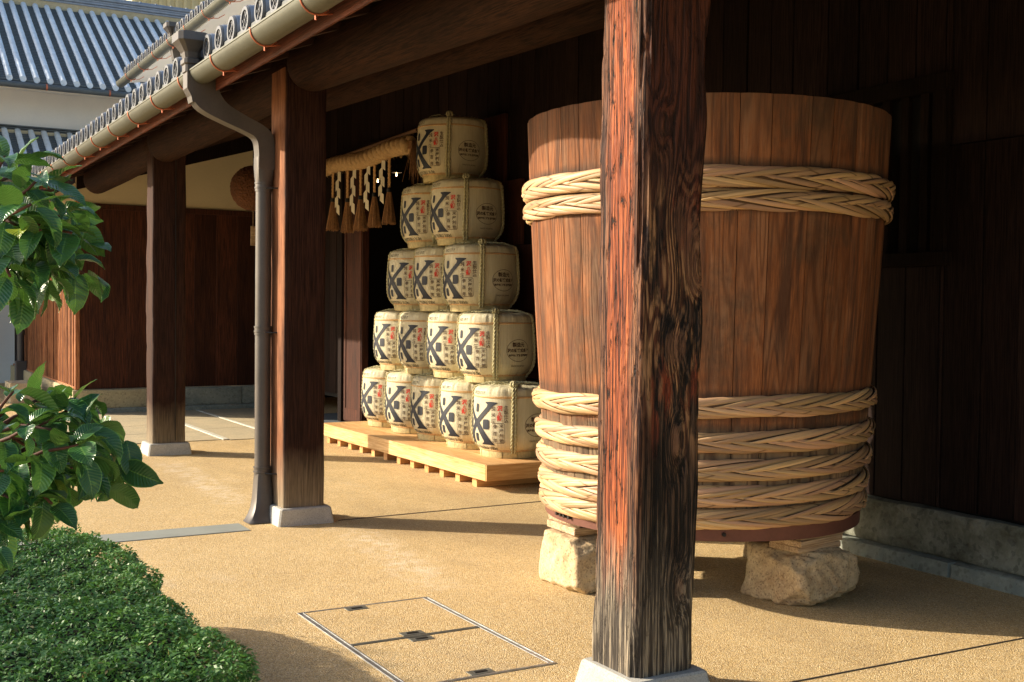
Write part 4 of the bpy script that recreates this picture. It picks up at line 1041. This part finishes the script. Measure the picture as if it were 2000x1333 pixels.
# hoops
def strip_mesh(Rh, up_, W, nm='bamboo_strip'):
    a_, b_ = .031, .042; NL, NW = 12, 6; vs = []; uv = []; hw = .036
    for i in range(NL+1):
        t_ = i/NL; phi = R(-12)+R(118)*t_; 
        th = W*t_; wd = hw*(.18+.82*min(1, math.sin(math.pi*min(1, t_*.92+.08))**.55)); lay = .002+.0075*math.sin(math.pi*min(1, t_*1.1))**.8
        for j in range(NW+1):
            s_ = -1+2*j/NW
            p2 = phi+s_*wd*.62/.05*.35; t2 = th+s_*wd/Rh*.85*(-1)
            bul = .0045*(1-abs(s_)**5)+lay+.003*s_
            r = Rh+(a_+bul)*math.cos(p2); z = (b_+bul)*math.sin(p2)*up_
            vs.append((r*math.cos(t2), r*math.sin(t2), z)); uv.append((.5+s_*.06, t_*.55))
    F = [(i*(NW+1)+j, i*(NW+1)+j+1, (i+1)*(NW+1)+j+1, (i+1)*(NW+1)+j) for i in range(NL) for j in range(NW)]
    me = bpy.data.meshes.new(nm); me.from_pydata(vs, [], F); ul = me.uv_layers.new(name='UVMap')
    for lp in me.loops: ul.data[lp.index].uv = uv[lp.vertex_index]
    me.polygons.foreach_set('use_smooth', [True]*len(F)); me.materials.append(BAMBOO); me.update(); return me
facing = math.atan2(-TY, -TX)
for hi, (hz, tilt) in enumerate(((2.139, .0), (2.030, .0), (1.030, 1.4), (.862, 1.2), (.722, 1.2), (.592, 1.2), (.484, 1.3))):
    Rh = tr_(hz)+.002; N_ = 36
    hp = MB(); hp.rev([(Rh-.01, hz-.043), (Rh+.017, hz-.036), (Rh+.029, hz-.018), (Rh+.031, hz), (Rh+.029, hz+.018), (Rh+.017, hz+.036), (Rh-.01, hz+.043)], 80, TX, TY)
    ho = hp.build('bamboo_hoop', BAMBOOD, tb, smooth=50)
    ho_loc = Vector((0, 0, 0))
    tl = Matrix.Rotation(R(tilt), 3, Vector((math.cos(facing), math.sin(facing), 0)))
    if tilt:   # rotate the ring about its own centre
        for v_ in ho.data.vertices: v_.co = tl @ (v_.co-Vector((0, 0, hz)))+Vector((0, 0, hz))
    sms = [strip_mesh(Rh, u_, .60/Rh) for u_ in (1, -1)]
    far = MB()
    for k in range(N_):
        for q, (me, ph) in enumerate(zip(sms, (0, .5))):
            a = 2*math.pi*(k+ph+random.uniform(-.13, .13))/N_+hi*.37; d = (a-facing+math.pi) % (2*math.pi)-math.pi
            rot = tl.to_4x4() @ Matrix.Rotation(a, 4, 'Z')
            if abs(d+.2) < 1.75:
                o = put('bamboo_strip', me, ho); o.location = (0, 0, hz); o.rotation_euler = rot.to_euler(); sx_ = random.uniform(.992, 1.004); o.scale = (sx_, sx_, random.uniform(.86, 1.10))
            else:
                far.add([rot @ v_.co+Vector((TX, TY, hz)) for v_ in me.vertices], [tuple(p.vertices) for p in me.polygons])
    tag(far.build('back_bamboo_strips', BAMBOO, ho, smooth='all', fix=False), kind='stuff')

# boulders under the tub
def boulder(cx, cy, hx, hy, H, rotd, label, seed, taper=.12, amp=.03):
    bm = bmesh.new(); bmesh.ops.create_cube(bm, size=2); bmesh.ops.subdivide_edges(bm, edges=bm.edges[:], cuts=34, use_grid_fill=True)
    vs = []; rot = Matrix.Rotation(R(rotd), 3, 'Z')
    for v_ in bm.verts:
        p = v_.co.copy(); L8 = (abs(p.x)**14+abs(p.y)**14+abs(p.z)**14)**(1/14); p = p/L8
        q = Vector((p.x*hx, p.y*hy, (p.z*.5+.5)*H)); k = 1-taper*(p.z*.5+.5); q.x *= k; q.y *= k
        nq = q*5+Vector((seed, seed*2, 0)); d = mnoise.noise(nq)*amp+(.25-abs(mnoise.noise(nq*2.1)))*amp*1.1+mnoise.noise(nq*5)*amp*.35+mnoise.noise(nq*14)*amp*.14
        # a few chipped planes
        for (nx, ny, nz, dd) in chips.get(seed, ()):
            n_ = Vector((nx, ny, nz)).normalized(); e = Vector((q.x/hx, q.y/hy, q.z/H*2-1)).dot(n_)-dd
            if e > 0: q -= Vector((n_.x*hx, n_.y*hy, n_.z*H/2))*e*.85
        q += p.normalized()*d; q.z = max(-.03, q.z)
        q = rot @ q; vs.append((cx+q.x, cy+q.y, q.z))
    bm.verts.index_update(); F = [tuple(v_.index for v_ in fc.verts) for fc in bm.faces]; bm.free(); m = MB(); m.add(vs, F)
    t = thing('granite_boulder', label, 'stone', (cx, cy, 0), 'rough granite blocks under the tub'); m.build('boulder', ROCK, t, smooth='all')
    return t
chips = {1: ((-.3, -1, .9, 1.12), (-.8, -.2, -1, 1.25), (.5, -1, -.3, 1.2)), 2: ((-1, -.3, 1, 1.05), (1, -.2, .9, 1.15), (-1, -.8, -.6, 1.2), (.3, -1, -.9, 1.1), (1, -.6, -.2, 1.2)), 3: ((1, 0, 1, 1.3),), 4: ((1, 0, 1, 1.3),)}
boulder(3.475, 5.235, .185, .215, .285, -2, 'tall squared granite block under the sunlit left edge of the tub', 1, taper=.10, amp=.016)
boulder(4.335, 4.475, .235, .225, .272, 4, 'broad chipped granite boulder under the tub, right of the nearest post', 2, taper=.13, amp=.024)
boulder(4.86, 5.20, .17, .16, .32, 10, 'dark granite block half hidden under the right rear of the tub', 3, amp=.015)
boulder(3.95, 5.68, .17, .16, .32, 10, 'granite block in the deep shade under the far side of the tub', 4, amp=.015)
def shim(cx, cy, hx, hy, z0, z1, rz, label, mat=SHIMW):
    m = MB(); m.box(-hx, hx, -hy, hy, 0, z1-z0, .003); o = put('wood_shim', m.mesh('wood_shim', mat), None, (cx, cy, z0), (0, 0, R(rz))); tag(o, label, 'board', 'wooden packing boards between boulders and tub')
shim(3.47, 5.27, .13, .155, .293, .332, -3, 'lower wooden packing board on the squared block at the left')
shim(3.485, 5.29, .12, .15, .333, .374, 2, 'upper pale packing board touching the tub above the squared block at the left')
shim(4.315, 4.43, .165, .10, .274, .303, 5, 'lowest thin packing board on the broad boulder')
shim(4.32, 4.425, .175, .10, .304, .337, 9, 'middle packing board in the pile on the broad boulder')
shim(4.33, 4.43, .172, .10, .338, .374, 7, 'topmost packing board under the tub on the broad boulder')
shim(4.86, 5.20, .12, .12, .325, .374, 8, 'packing board on the dark block at the right rear'); shim(3.95, 5.68, .12, .12, .325, .374, 8, 'packing board on the shaded block at the far side')

# ================================================================== SHIMENAWA
SX = 5.32
sh = thing('sacred_rope', 'thick twisted straw rope with tassels and paper streamers hung over the doorway', 'rope', (SX, 12.7, 3.2))
path = [(SX, 14.25-(14.25-11.55)*i/90, 3.275+.022*math.sin(i/90*math.pi*3)) for i in range(91)]
twisted(path, .042, .062, 7, 12, 3).build('rope_body', STRAW, sh, smooth='all')
m = MB()
for k in range(420):
    y = random.uniform(11.5, 14.3); a = random.uniform(0, 6.28); p = Vector((SX+.09*math.cos(a), y, 3.28+.09*math.sin(a))); q = p+Vector((math.cos(a)*.025, random.uniform(-.07, .07), math.sin(a)*.025-.012)); m.tube([p, (p+q)/2, q], .0013, 3, cap=False)
tag(m.build('loose_fibres', STRAW, sh), kind='stuff')
m = MB()
for k in range(90):
    b = Vector((SX+random.uniform(-.04, .04), 11.56, 3.27+random.uniform(-.04, .05))); e = b+Vector((random.uniform(-.10, .08), -random.uniform(.03, .28), -random.uniform(.12, .42))); m.tube([b, b+Vector((0, -.10, -.01)), e], [.006, .004, .002], 4)
m.build('frayed_end', STRAWD, sh)
m = MB(); m.tube([(SX+.03, 14.4, 3.37), (SX+.03, 13, 3.395), (SX+.03, 11.45, 3.43)], [.018, .02, .022], 8); m.build('support_pole', plain('bamboo_pole', (.22, .12, .06), .6), sh)
def tassel(y, zt, zk, zb, two=True):
    q = twisted([(SX, y-.014, zt+(zk-zt)*i/14) for i in range(15)], .006, .008, 4, 5); q2 = twisted([(SX, y+.016, zt+(zk-zt)*i/14) for i in range(15)], .006, .008, 4, 5, ph=1.)
    if two: q.add(q2.v, q2.f)
    c = q.build('cord', TWINE, sh, smooth='all')
    m = MB(); m.rev([(.0, zk+.02), (.026, zk+.018), (.030, zk), (.028, zk-.03), (.0, zk-.032)], 12, SX, y); m.build('binding', BLACKM, c)
    m = MB()
    for i in range(120):
        a = random.uniform(0, 6.28); rr = math.sqrt(random.random()); r0 = .022*rr; r1 = .085*rr; zz = zb+random.uniform(-.012, .02)
        m.tube([(SX+r0*math.cos(a), y+r0*math.sin(a), zk-.02), (SX+(r0*.45+r1*.5)*math.cos(a), y+(r0*.45+r1*.5)*math.sin(a), (zk+zb)/2), (SX+r1*math.cos(a), y+r1*math.sin(a), zz)], .0042, 4, cap=False)
    m.rev([(.018, zk-.02), (.045, (zk+zb)/2), (.068, zb+.02), (0, zb+.025)], 12, SX, y); m.build('tassel_brush', STRAWD, c)
for y, zk, zb in ((13.90, 2.86, 2.47), (13.40, 2.82, 2.42), (12.98, 2.82, 2.42), (12.555, 2.82, 2.44), (12.13, 2.84, 2.45)): tassel(y, 3.21, zk, zb)
def streamer(y, zt, zb, n=5):
    m = MB(); hh = (zt-zb)/n
    for k in range(n):
        s_ = 1 if k % 2 else -1; z1 = zt-k*hh; x_ = SX-.006-.004*k
        P = [(y-.052, z1-.045*(s_ < 0)), (y+.052, z1-.045*(s_ > 0)), (y+.052+.0*s_, z1-hh*1.15-.045*(s_ > 0)), (y-.052, z1-hh*1.15-.045*(s_ < 0))]
        P = [(a+(b_-z1)*.0+s_*.030, b_) for a, b_ in P]
        m.add([(x_, a, b) for a, b in P]+[(x_+.002, a, b) for a, b in P], [(0, 1, 2, 3), (4, 5, 6, 7), (0, 1, 5, 4), (1, 2, 6, 5), (2, 3, 7, 6), (3, 0, 4, 7)])
    m.build('paper_streamer', PAPER, sh)
for y, zb in ((13.70, 2.70), (13.20, 2.68), (12.76, 2.69), (12.32, 2.74)): streamer(y, 3.22, zb)

# cedar ball ---------------------------------------------------------------
cbx = thing('cedar_ball', 'brown ball of cedar twigs hanging before the plaster wall behind the downpipe', 'ball', (4.47, 14.5, 3.0))
m = MB(); bm = bmesh.new(); bmesh.ops.create_icosphere(bm, subdivisions=6, radius=.285)
for v_ in bm.verts: v_.co *= 1+.035*mnoise.noise(v_.co*40)+.02*mnoise.noise(v_.co*9)
bm.verts.index_update(); m.add([(v_.co.x+4.47, v_.co.y+14.5, v_.co.z+3.0) for v_ in bm.verts], [tuple(v_.index for v_ in fc.verts) for fc in bm.faces]); bm.free(); m.build('needle_ball', BALL, cbx)
m = MB(); m.tube([(4.47, 14.5, 3.28), (4.47, 14.5, 3.75)], .006, 6); m.build('hanging_cord', BLACKM, cbx)
m = MB(); m.tube([(4.47, 14.5, 2.74), (4.47, 14.5, 2.52)], .004, 6); m.box(4.44, 4.50, 14.49, 14.505, 2.27, 2.52, .002); m.build('name_tag', SHIMW, cbx)

# ================================================================== HEDGE
hd = thing('clipped_hedge', 'low flat-topped clipped evergreen hedge in the near left corner', 'hedge', (0, 4.5, 0))
rng = np.random.default_rng(5)
HX0, HX1, HY0, HY1, HZ = -1.6, 1.04, 3.38, 5.85, .45
def hz(x, y): return HZ+.018*np.sin(x*5.1+1)*np.sin(y*4.3)+.012*np.sin(x*13+y*9)+.008*np.sin(x*29-y*23)
NT_ = 105000; xs_ = rng.uniform(HX0, HX1, NT_); ys_ = rng.uniform(HY0, HY1, NT_)
# wandering right edge and rounded corners
ex = HX1+.03*np.sin(ys_*4.1)+.02*np.sin(ys_*11)-np.clip((ys_-5.45)/.4, 0, 1)**2*.22
ey = HY0+.03*np.sin(xs_*6)+.03*np.sin(xs_*17+1)
dx = ex-xs_; dy = ys_-ey; dd = np.minimum(dx, dy)
zt_ = hz(xs_, ys_)-np.clip(.09-dd, 0, .09)**2*7
depth = rng.exponential(.016, NT_); zz = zt_-depth
P = np.stack([xs_, ys_, zz], 1)[dd > -.01]
def side(n, fx):
    t = rng.uniform(0, 1, n); z = HZ-.03-.34*rng.beta(1.1, 1.6, n); d = rng.exponential(.03, n)-.015
    if fx: y = HY0+(HY1-HY0)*t; return np.stack([HX1+.03*np.sin(y*4.1)+.02*np.sin(y*11)-d-(HZ-z)*.12-np.clip((y-5.45)/.4, 0, 1)**2*.22, y, z], 1)
    x = HX0+(HX1-HX0)*t; z = HZ-.02-.15*rng.beta(1., 2.2, n); return np.stack([x, HY0+d+(HZ-z)*.2+.03*np.sin(x*6)+.03*np.sin(x*17+1), z], 1)
sx0 = rng.uniform(HX0, HX1-.06, 420); sy0 = rng.uniform(HY0+.05, HY1-.1, 420); sh0 = rng.uniform(.02, .055, 420); uu = rng.uniform(0, 1, (420, 9)); lean = rng.normal(0, .012, (420, 2))
S = np.stack([(sx0[:, None]+lean[:, :1]*uu+rng.normal(0, .004, (420, 9))), (sy0[:, None]+lean[:, 1:]*uu+rng.normal(0, .004, (420, 9))), hz(sx0, sy0)[:, None]+sh0[:, None]*uu], 2).reshape(-1, 3)
P = np.concatenate([P, S, side(13000, True), side(9000, False)])
n = len(P); nrm = rng.normal(0, .5, (n, 3)); nrm[:, 2] += 1; nrm /= np.linalg.norm(nrm, axis=1)[:, None]
d1 = rng.normal(0, 1, (n, 3)); d1 -= (d1*nrm).sum(1)[:, None]*nrm; d1 /= np.linalg.norm(d1, axis=1)[:, None]; d2 = np.cross(nrm, d1)
L = rng.uniform(.008, .013, n)[:, None]; W = L*.42
V = np.stack([P-d1*L, P+d2*W+nrm*.001, P+d1*L, P-d2*W+nrm*.001], 1).reshape(-1, 3)
me = bpy.data.meshes.new('foliage'); me.vertices.add(len(V)); me.vertices.foreach_set('co', (V-np.array([0, 4.5, 0])).ravel())
me.loops.add(4*n); me.loops.foreach_set('vertex_index', np.arange(4*n)); me.polygons.add(n); me.polygons.foreach_set('loop_start', np.arange(n)*4); me.polygons.foreach_set('loop_total', np.full(n, 4))
at = me.attributes.new('tone', 'FLOAT', 'FACE'); at.data.foreach_set('value', rng.uniform(0, 1, n)); me.materials.append(HEDGE); me.update(); me.validate()
tag(put('foliage', me, hd), kind='stuff')
m = rough_block(-1.55, .93, 3.55, 5.66, .16, .40, 3, amp=.03, seg=30); m.build('inner_growth', plain('hedge_inside', (.012, .022, .008), .95, var=.6, nscale=60, bump=.02), hd)
m = MB()
for k in range(46):
    x = random.uniform(-1.4, .92); y = random.uniform(3.42, 3.7) if k < 30 else random.uniform(3.6, 5.6)
    if k >= 30: x = random.uniform(.72, .95)
    b = Vector((x, y, 0)); 
    for j in range(4):
        e = Vector((x+random.uniform(-.13, .13), y+random.uniform(-.12, .08), random.uniform(.34, .43))); md = (b+e)/2+Vector((random.uniform(-.02, .02), random.uniform(-.02, .02), -.02))
        m.tube([b, md, e], [.009, .006, .003], 5)
tag(m.build('stems', BARK, hd), kind='stuff')

# ================================================================== BROADLEAF SHRUB in the left foreground
def leaf_mesh(L, Wd, fold, curl, seed):
    random.seed(seed); NL, NW = 10, 6; vs = []; uv = []
    tw = random.uniform(-.25, .25)
    x = z = 0; ang_ = 0.
    cl = [(0, 0)]
    for i in range(NL):
        ang_ = curl*((i+.5)/NL)**1.2; cl.append((cl[-1][0]+L/NL*math.cos(ang_), cl[-1][1]-L/NL*math.sin(ang_)))
    for i in range(NL+1):
        t_ = i/NL; wd = Wd*(math.sin(math.pi*min(1, t_**.82))**.72)*(1-.25*t_) if 0 < t_ < .93 else (Wd*.02 if t_ >= 1 else Wd*.06); 
        if .85 < t_ < 1: wd = Wd*.22*(1-t_)/.15+Wd*.03
        wd += .0008
        for j in range(NW+1):
            s_ = -1+2*j/NW; cx_, cz_ = cl[i]; yy = s_*wd*math.cos(fold); zz = abs(s_)*wd*math.sin(fold)*.9+.0015*math.sin(t_*17+j); zz += tw*s_*wd*t_
            a = curl*t_**1.2; vs.append((cx_+zz*math.sin(a), yy, cz_+zz*math.cos(a))); uv.append((j/NW, t_))
    F = [(i*(NW+1)+j, (i+1)*(NW+1)+j, (i+1)*(NW+1)+j+1, i*(NW+1)+j+1) for i in range(NL) for j in range(NW)]
    me = bpy.data.meshes.new('leaf'); me.from_pydata(vs, [], F); ul = me.uv_layers.new(name='UVMap')
    for lp in me.loops: ul.data[lp.index].uv = uv[lp.vertex_index]
    me.polygons.foreach_set('use_smooth', [True]*len(F)); me.materials.append(LEAF); me.update(); return me
leaves = [leaf_mesh(.108, .034, R(fo), R(cu), i) for i, (fo, cu) in enumerate(((14, 40), (24, 55), (8, 30), (30, 70), (18, 85), (12, 60)))]
random.seed(21)
tr = thing('broadleaf_shrub', 'glossy large-leaved evergreen shrub reaching in from the left edge', 'shrub', (-.55, 2.6, 0))
def branch(pts, r0, r1, name='branch'):
    m = MB(); P = [Vector(p) for p in pts]; Q = []
    for a, b in zip(P[:-1], P[1:]):
        for i in range(4): Q.append(a+(b-a)*i/4+Vector([random.uniform(-.004, .004) for _ in range(3)]))
    Q.append(P[-1]); n = len(Q); m.tube(Q, [r0+(r1-r0)*i/(n-1) for i in range(n)], 7); return m.build(name, BARK, tr, smooth='all')
branch([(-.55, 2.6, 0), (-.5, 2.62, .5), (-.42, 2.66, 1.0), (-.40, 2.7, 1.5), (-.34, 2.72, 2.0)], .035, .016, 'trunk')
nl = 0
def cluster(tips, base, r0):
    global nl
    for (tip, nlf, spread) in tips:
        tip = Vector(tip); b = Vector(base); mid_ = b.lerp(tip, .5)+Vector((0, 0, .02)); branch([b, mid_, tip], r0, .003, 'twig')
        ax = (tip-mid_).normalized()
        for k in range(nlf):
            u = .25+.80*(k+1)/nlf; u = min(1, u); p = mid_.lerp(tip, u)
            az = k*2.4+random.uniform(-.4, .4); side_ = ax.orthogonal().normalized(); side_ = Matrix.Rotation(az, 3, ax) @ side_
            d = (ax*random.uniform(.25, .9)+side_*random.uniform(.7, 1.1)+Vector((.12, -.05, -.18))).normalized()
            upv = (Vector((0, 0, 1))-d*d.z); upv = upv.normalized() if upv.length > .05 else Vector((1, 0, 0))
            upv = (Matrix.Rotation(random.uniform(-.5, .5), 3, d) @ upv)
            yv = upv.cross(d).normalized(); zv = d.cross(yv)
            Mx = Matrix((d, yv, zv)).transposed().to_4x4(); L_ = root(tr).location
            o = bpy.data.objects.new('leaf', random.choice(leaves)); COL.objects.link(o); o.parent = tr
            sc_ = random.uniform(.58, 1.02); Mx = Mx @ Matrix.Scale(sc_, 4); Mx.translation = p+d*.012-L_; o.matrix_local = Mx; nl += 1
def inner_mass(c, rx, ry, rz, n):
    V = []; F = []; L_ = root(tr).location
    for k in range(n):
        d = Vector((random.gauss(0, 1), random.gauss(0, 1), random.gauss(0, 1))).normalized()*random.uniform(.2, 1)**.5
        p = Vector(c)+rt*d.x*rx+Vector((f.x, f.y, 0))*(d.y*ry+.12)+Vector((0, 0, 1))*d.z*rz
        dr2 = (Vector((random.gauss(0, .6), random.gauss(0, .6), random.gauss(-.5, .5)))+rt*.3).normalized(); u_ = dr2.orthogonal().normalized()
        u_ = Matrix.Rotation(random.uniform(0, 6.28), 3, dr2) @ u_
        if u_.z < 0: u_ = -u_
        yv = u_.cross(dr2).normalized(); Mx = Matrix((dr2, yv, dr2.cross(yv))).transposed().to_4x4() @ Matrix.Scale(random.uniform(.7, 1.1), 4); Mx.translation = p
        me = random.choice(leaves); o = len(V); V += [tuple(Mx @ v_.co-L_) for v_ in me.vertices]; F += [tuple(i+o for i in q.vertices) for q in me.polygons]
    me2 = bpy.data.meshes.new('inner_leaves'); me2.from_pydata(V, [], F); ul = me2.uv_layers.new(name='UVMap'); src = leaves[0].uv_layers[0].data; nlp = len(src)
    for i in range(len(me2.loops)): ul.data[i].uv = src[i % nlp].uv
    me2.polygons.foreach_set('use_smooth', [True]*len(F)); me2.materials.append(LEAF); me2.update(); tag(put('inner_leaves', me2, tr), kind='stuff')
up_t = [(0.297, 2.781, 1.825), (0.351, 2.923, 1.815), (0.353, 2.689, 1.770), (0.397, 2.778, 1.756), (0.433, 2.872, 1.708), (0.415, 2.650, 1.654), (0.410, 2.767, 1.608), (0.465, 2.791, 1.570), (0.325, 2.588, 1.706), (0.310, 2.711, 1.669), (0.350, 2.629, 1.656), (0.372, 2.672, 1.559), (0.332, 2.811, 1.607), (0.287, 2.604, 1.556), (0.345, 2.744, 1.537), (0.272, 2.850, 1.745), (0.252, 2.743, 1.647), (0.261, 2.734, 1.536), (0.320, 3.050, 1.652), (0.375, 3.076, 1.643)]
lo_t = [(0.317, 2.695, 1.309), (0.380, 2.773, 1.285), (0.440, 2.738, 1.262), (0.505, 2.759, 1.276), (0.515, 2.694, 1.223), (0.485, 2.594, 1.172), (0.429, 2.570, 1.200), (0.394, 2.648, 1.227), (0.332, 2.569, 1.248), (0.314, 2.751, 1.209), (0.286, 2.592, 1.151), (0.346, 2.673, 1.137), (0.402, 2.698, 1.119), (0.454, 2.725, 1.101), (0.329, 2.623, 1.074), (0.389, 2.646, 1.066), (0.290, 2.586, 1.034), (0.265, 2.541, 0.991), (0.270, 2.836, 1.260), (0.259, 2.721, 1.092), (0.503, 2.812, 1.116), (0.402, 2.929, 1.150), (0.343, 2.960, 1.052)]
lo_t = [tuple(Vector(q_)-rt*(.050 if q_[0] > .45 else .015)) for q_ in lo_t]
bu = [(0.201, 2.885, 1.582), (0.222, 2.877, 1.687)]
bl = [(0.185, 2.821, 1.083), (0.225, 2.801, 1.196)]
cluster([(q_, 7, 1) for q_ in up_t[::2]], bu[0], .007); cluster([(q_, 7, 1) for q_ in up_t[1::2]], bu[1], .007)
cluster([(q_, 6, 1) for q_ in lo_t[::2]], bl[0], .007); cluster([(q_, 6, 1) for q_ in lo_t[1::2]], bl[1], .007)
branch([(-.40, 2.7, 1.5), tuple(bu[0])], .014, .008); branch([(-.36, 2.71, 1.8), tuple(bu[1])], .013, .008)
branch([(-.45, 2.65, .9), tuple(bl[0])], .014, .008); branch([(-.42, 2.66, 1.1), tuple(bl[1])], .014, .008)
inner_mass((0.325, 2.990, 1.668), .15, .12, .13, 80); inner_mass((0.370, 2.947, 1.125), .20, .12, .14, 90)

# ================================================================== garden tree outside the frame (shades the hedge corner)
random.seed(77)
gt = thing('garden_tree', 'leafy garden tree in the courtyard to the left of the view, shading the hedge corner', 'tree', (-5.2, 8.0, 0))
m = MB(); m.tube([(-5.2, 8.0, -.1), (-5.15, 8.05, 1.0), (-5.25, 8.1, 2.0), (-5.2, 8.1, 3.0)], [.13, .10, .09, .05], 10)
for k in range(9):
    a = k*.75; m.tube([(-5.2, 8.08, 1.7+k*.12), (-5.2+.5*math.cos(a), 8.1+.8*math.sin(a), 2.3+k*.12), (-5.2+.9*math.cos(a), 8.1+1.6*math.sin(a), 2.7+k*.1)], [.04, .025, .01], 6)
m.build('trunk', BARK, gt, smooth=50)
n = 4600; cl = rng.normal(0, 1, (60, 3)); cl /= np.linalg.norm(cl, axis=1)[:, None]; cl *= rng.uniform(.45, .95, (60, 1)); ci = rng.integers(0, 60, n)
P = cl[ci]+rng.normal(0, .15, (n, 3)); P = P*np.array([1.25, 2.0, 1.1])+np.array([0, .5, 3.0])
nrm = rng.normal(0, 1, (n, 3)); nrm /= np.linalg.norm(nrm, axis=1)[:, None]; d1 = np.cross(nrm, rng.normal(0, 1, (n, 3))); d1 /= np.linalg.norm(d1, axis=1)[:, None]; d2 = np.cross(nrm, d1)
V = np.stack([P-d1*.05, P+d2*.024, P+d1*.05, P-d2*.024], 1).reshape(-1, 3)
me = bpy.data.meshes.new('crown'); me.vertices.add(len(V)); me.vertices.foreach_set('co', V.ravel()); me.loops.add(4*n); me.loops.foreach_set('vertex_index', np.arange(4*n)); me.polygons.add(n); me.polygons.foreach_set('loop_start', np.arange(n)*4); me.polygons.foreach_set('loop_total', np.full(n, 4))
at = me.attributes.new('tone', 'FLOAT', 'FACE'); at.data.foreach_set('value', rng.uniform(0, .9, n)); me.materials.append(HEDGE); me.update(); me.validate(); tag(put('crown', me, gt), kind='stuff')
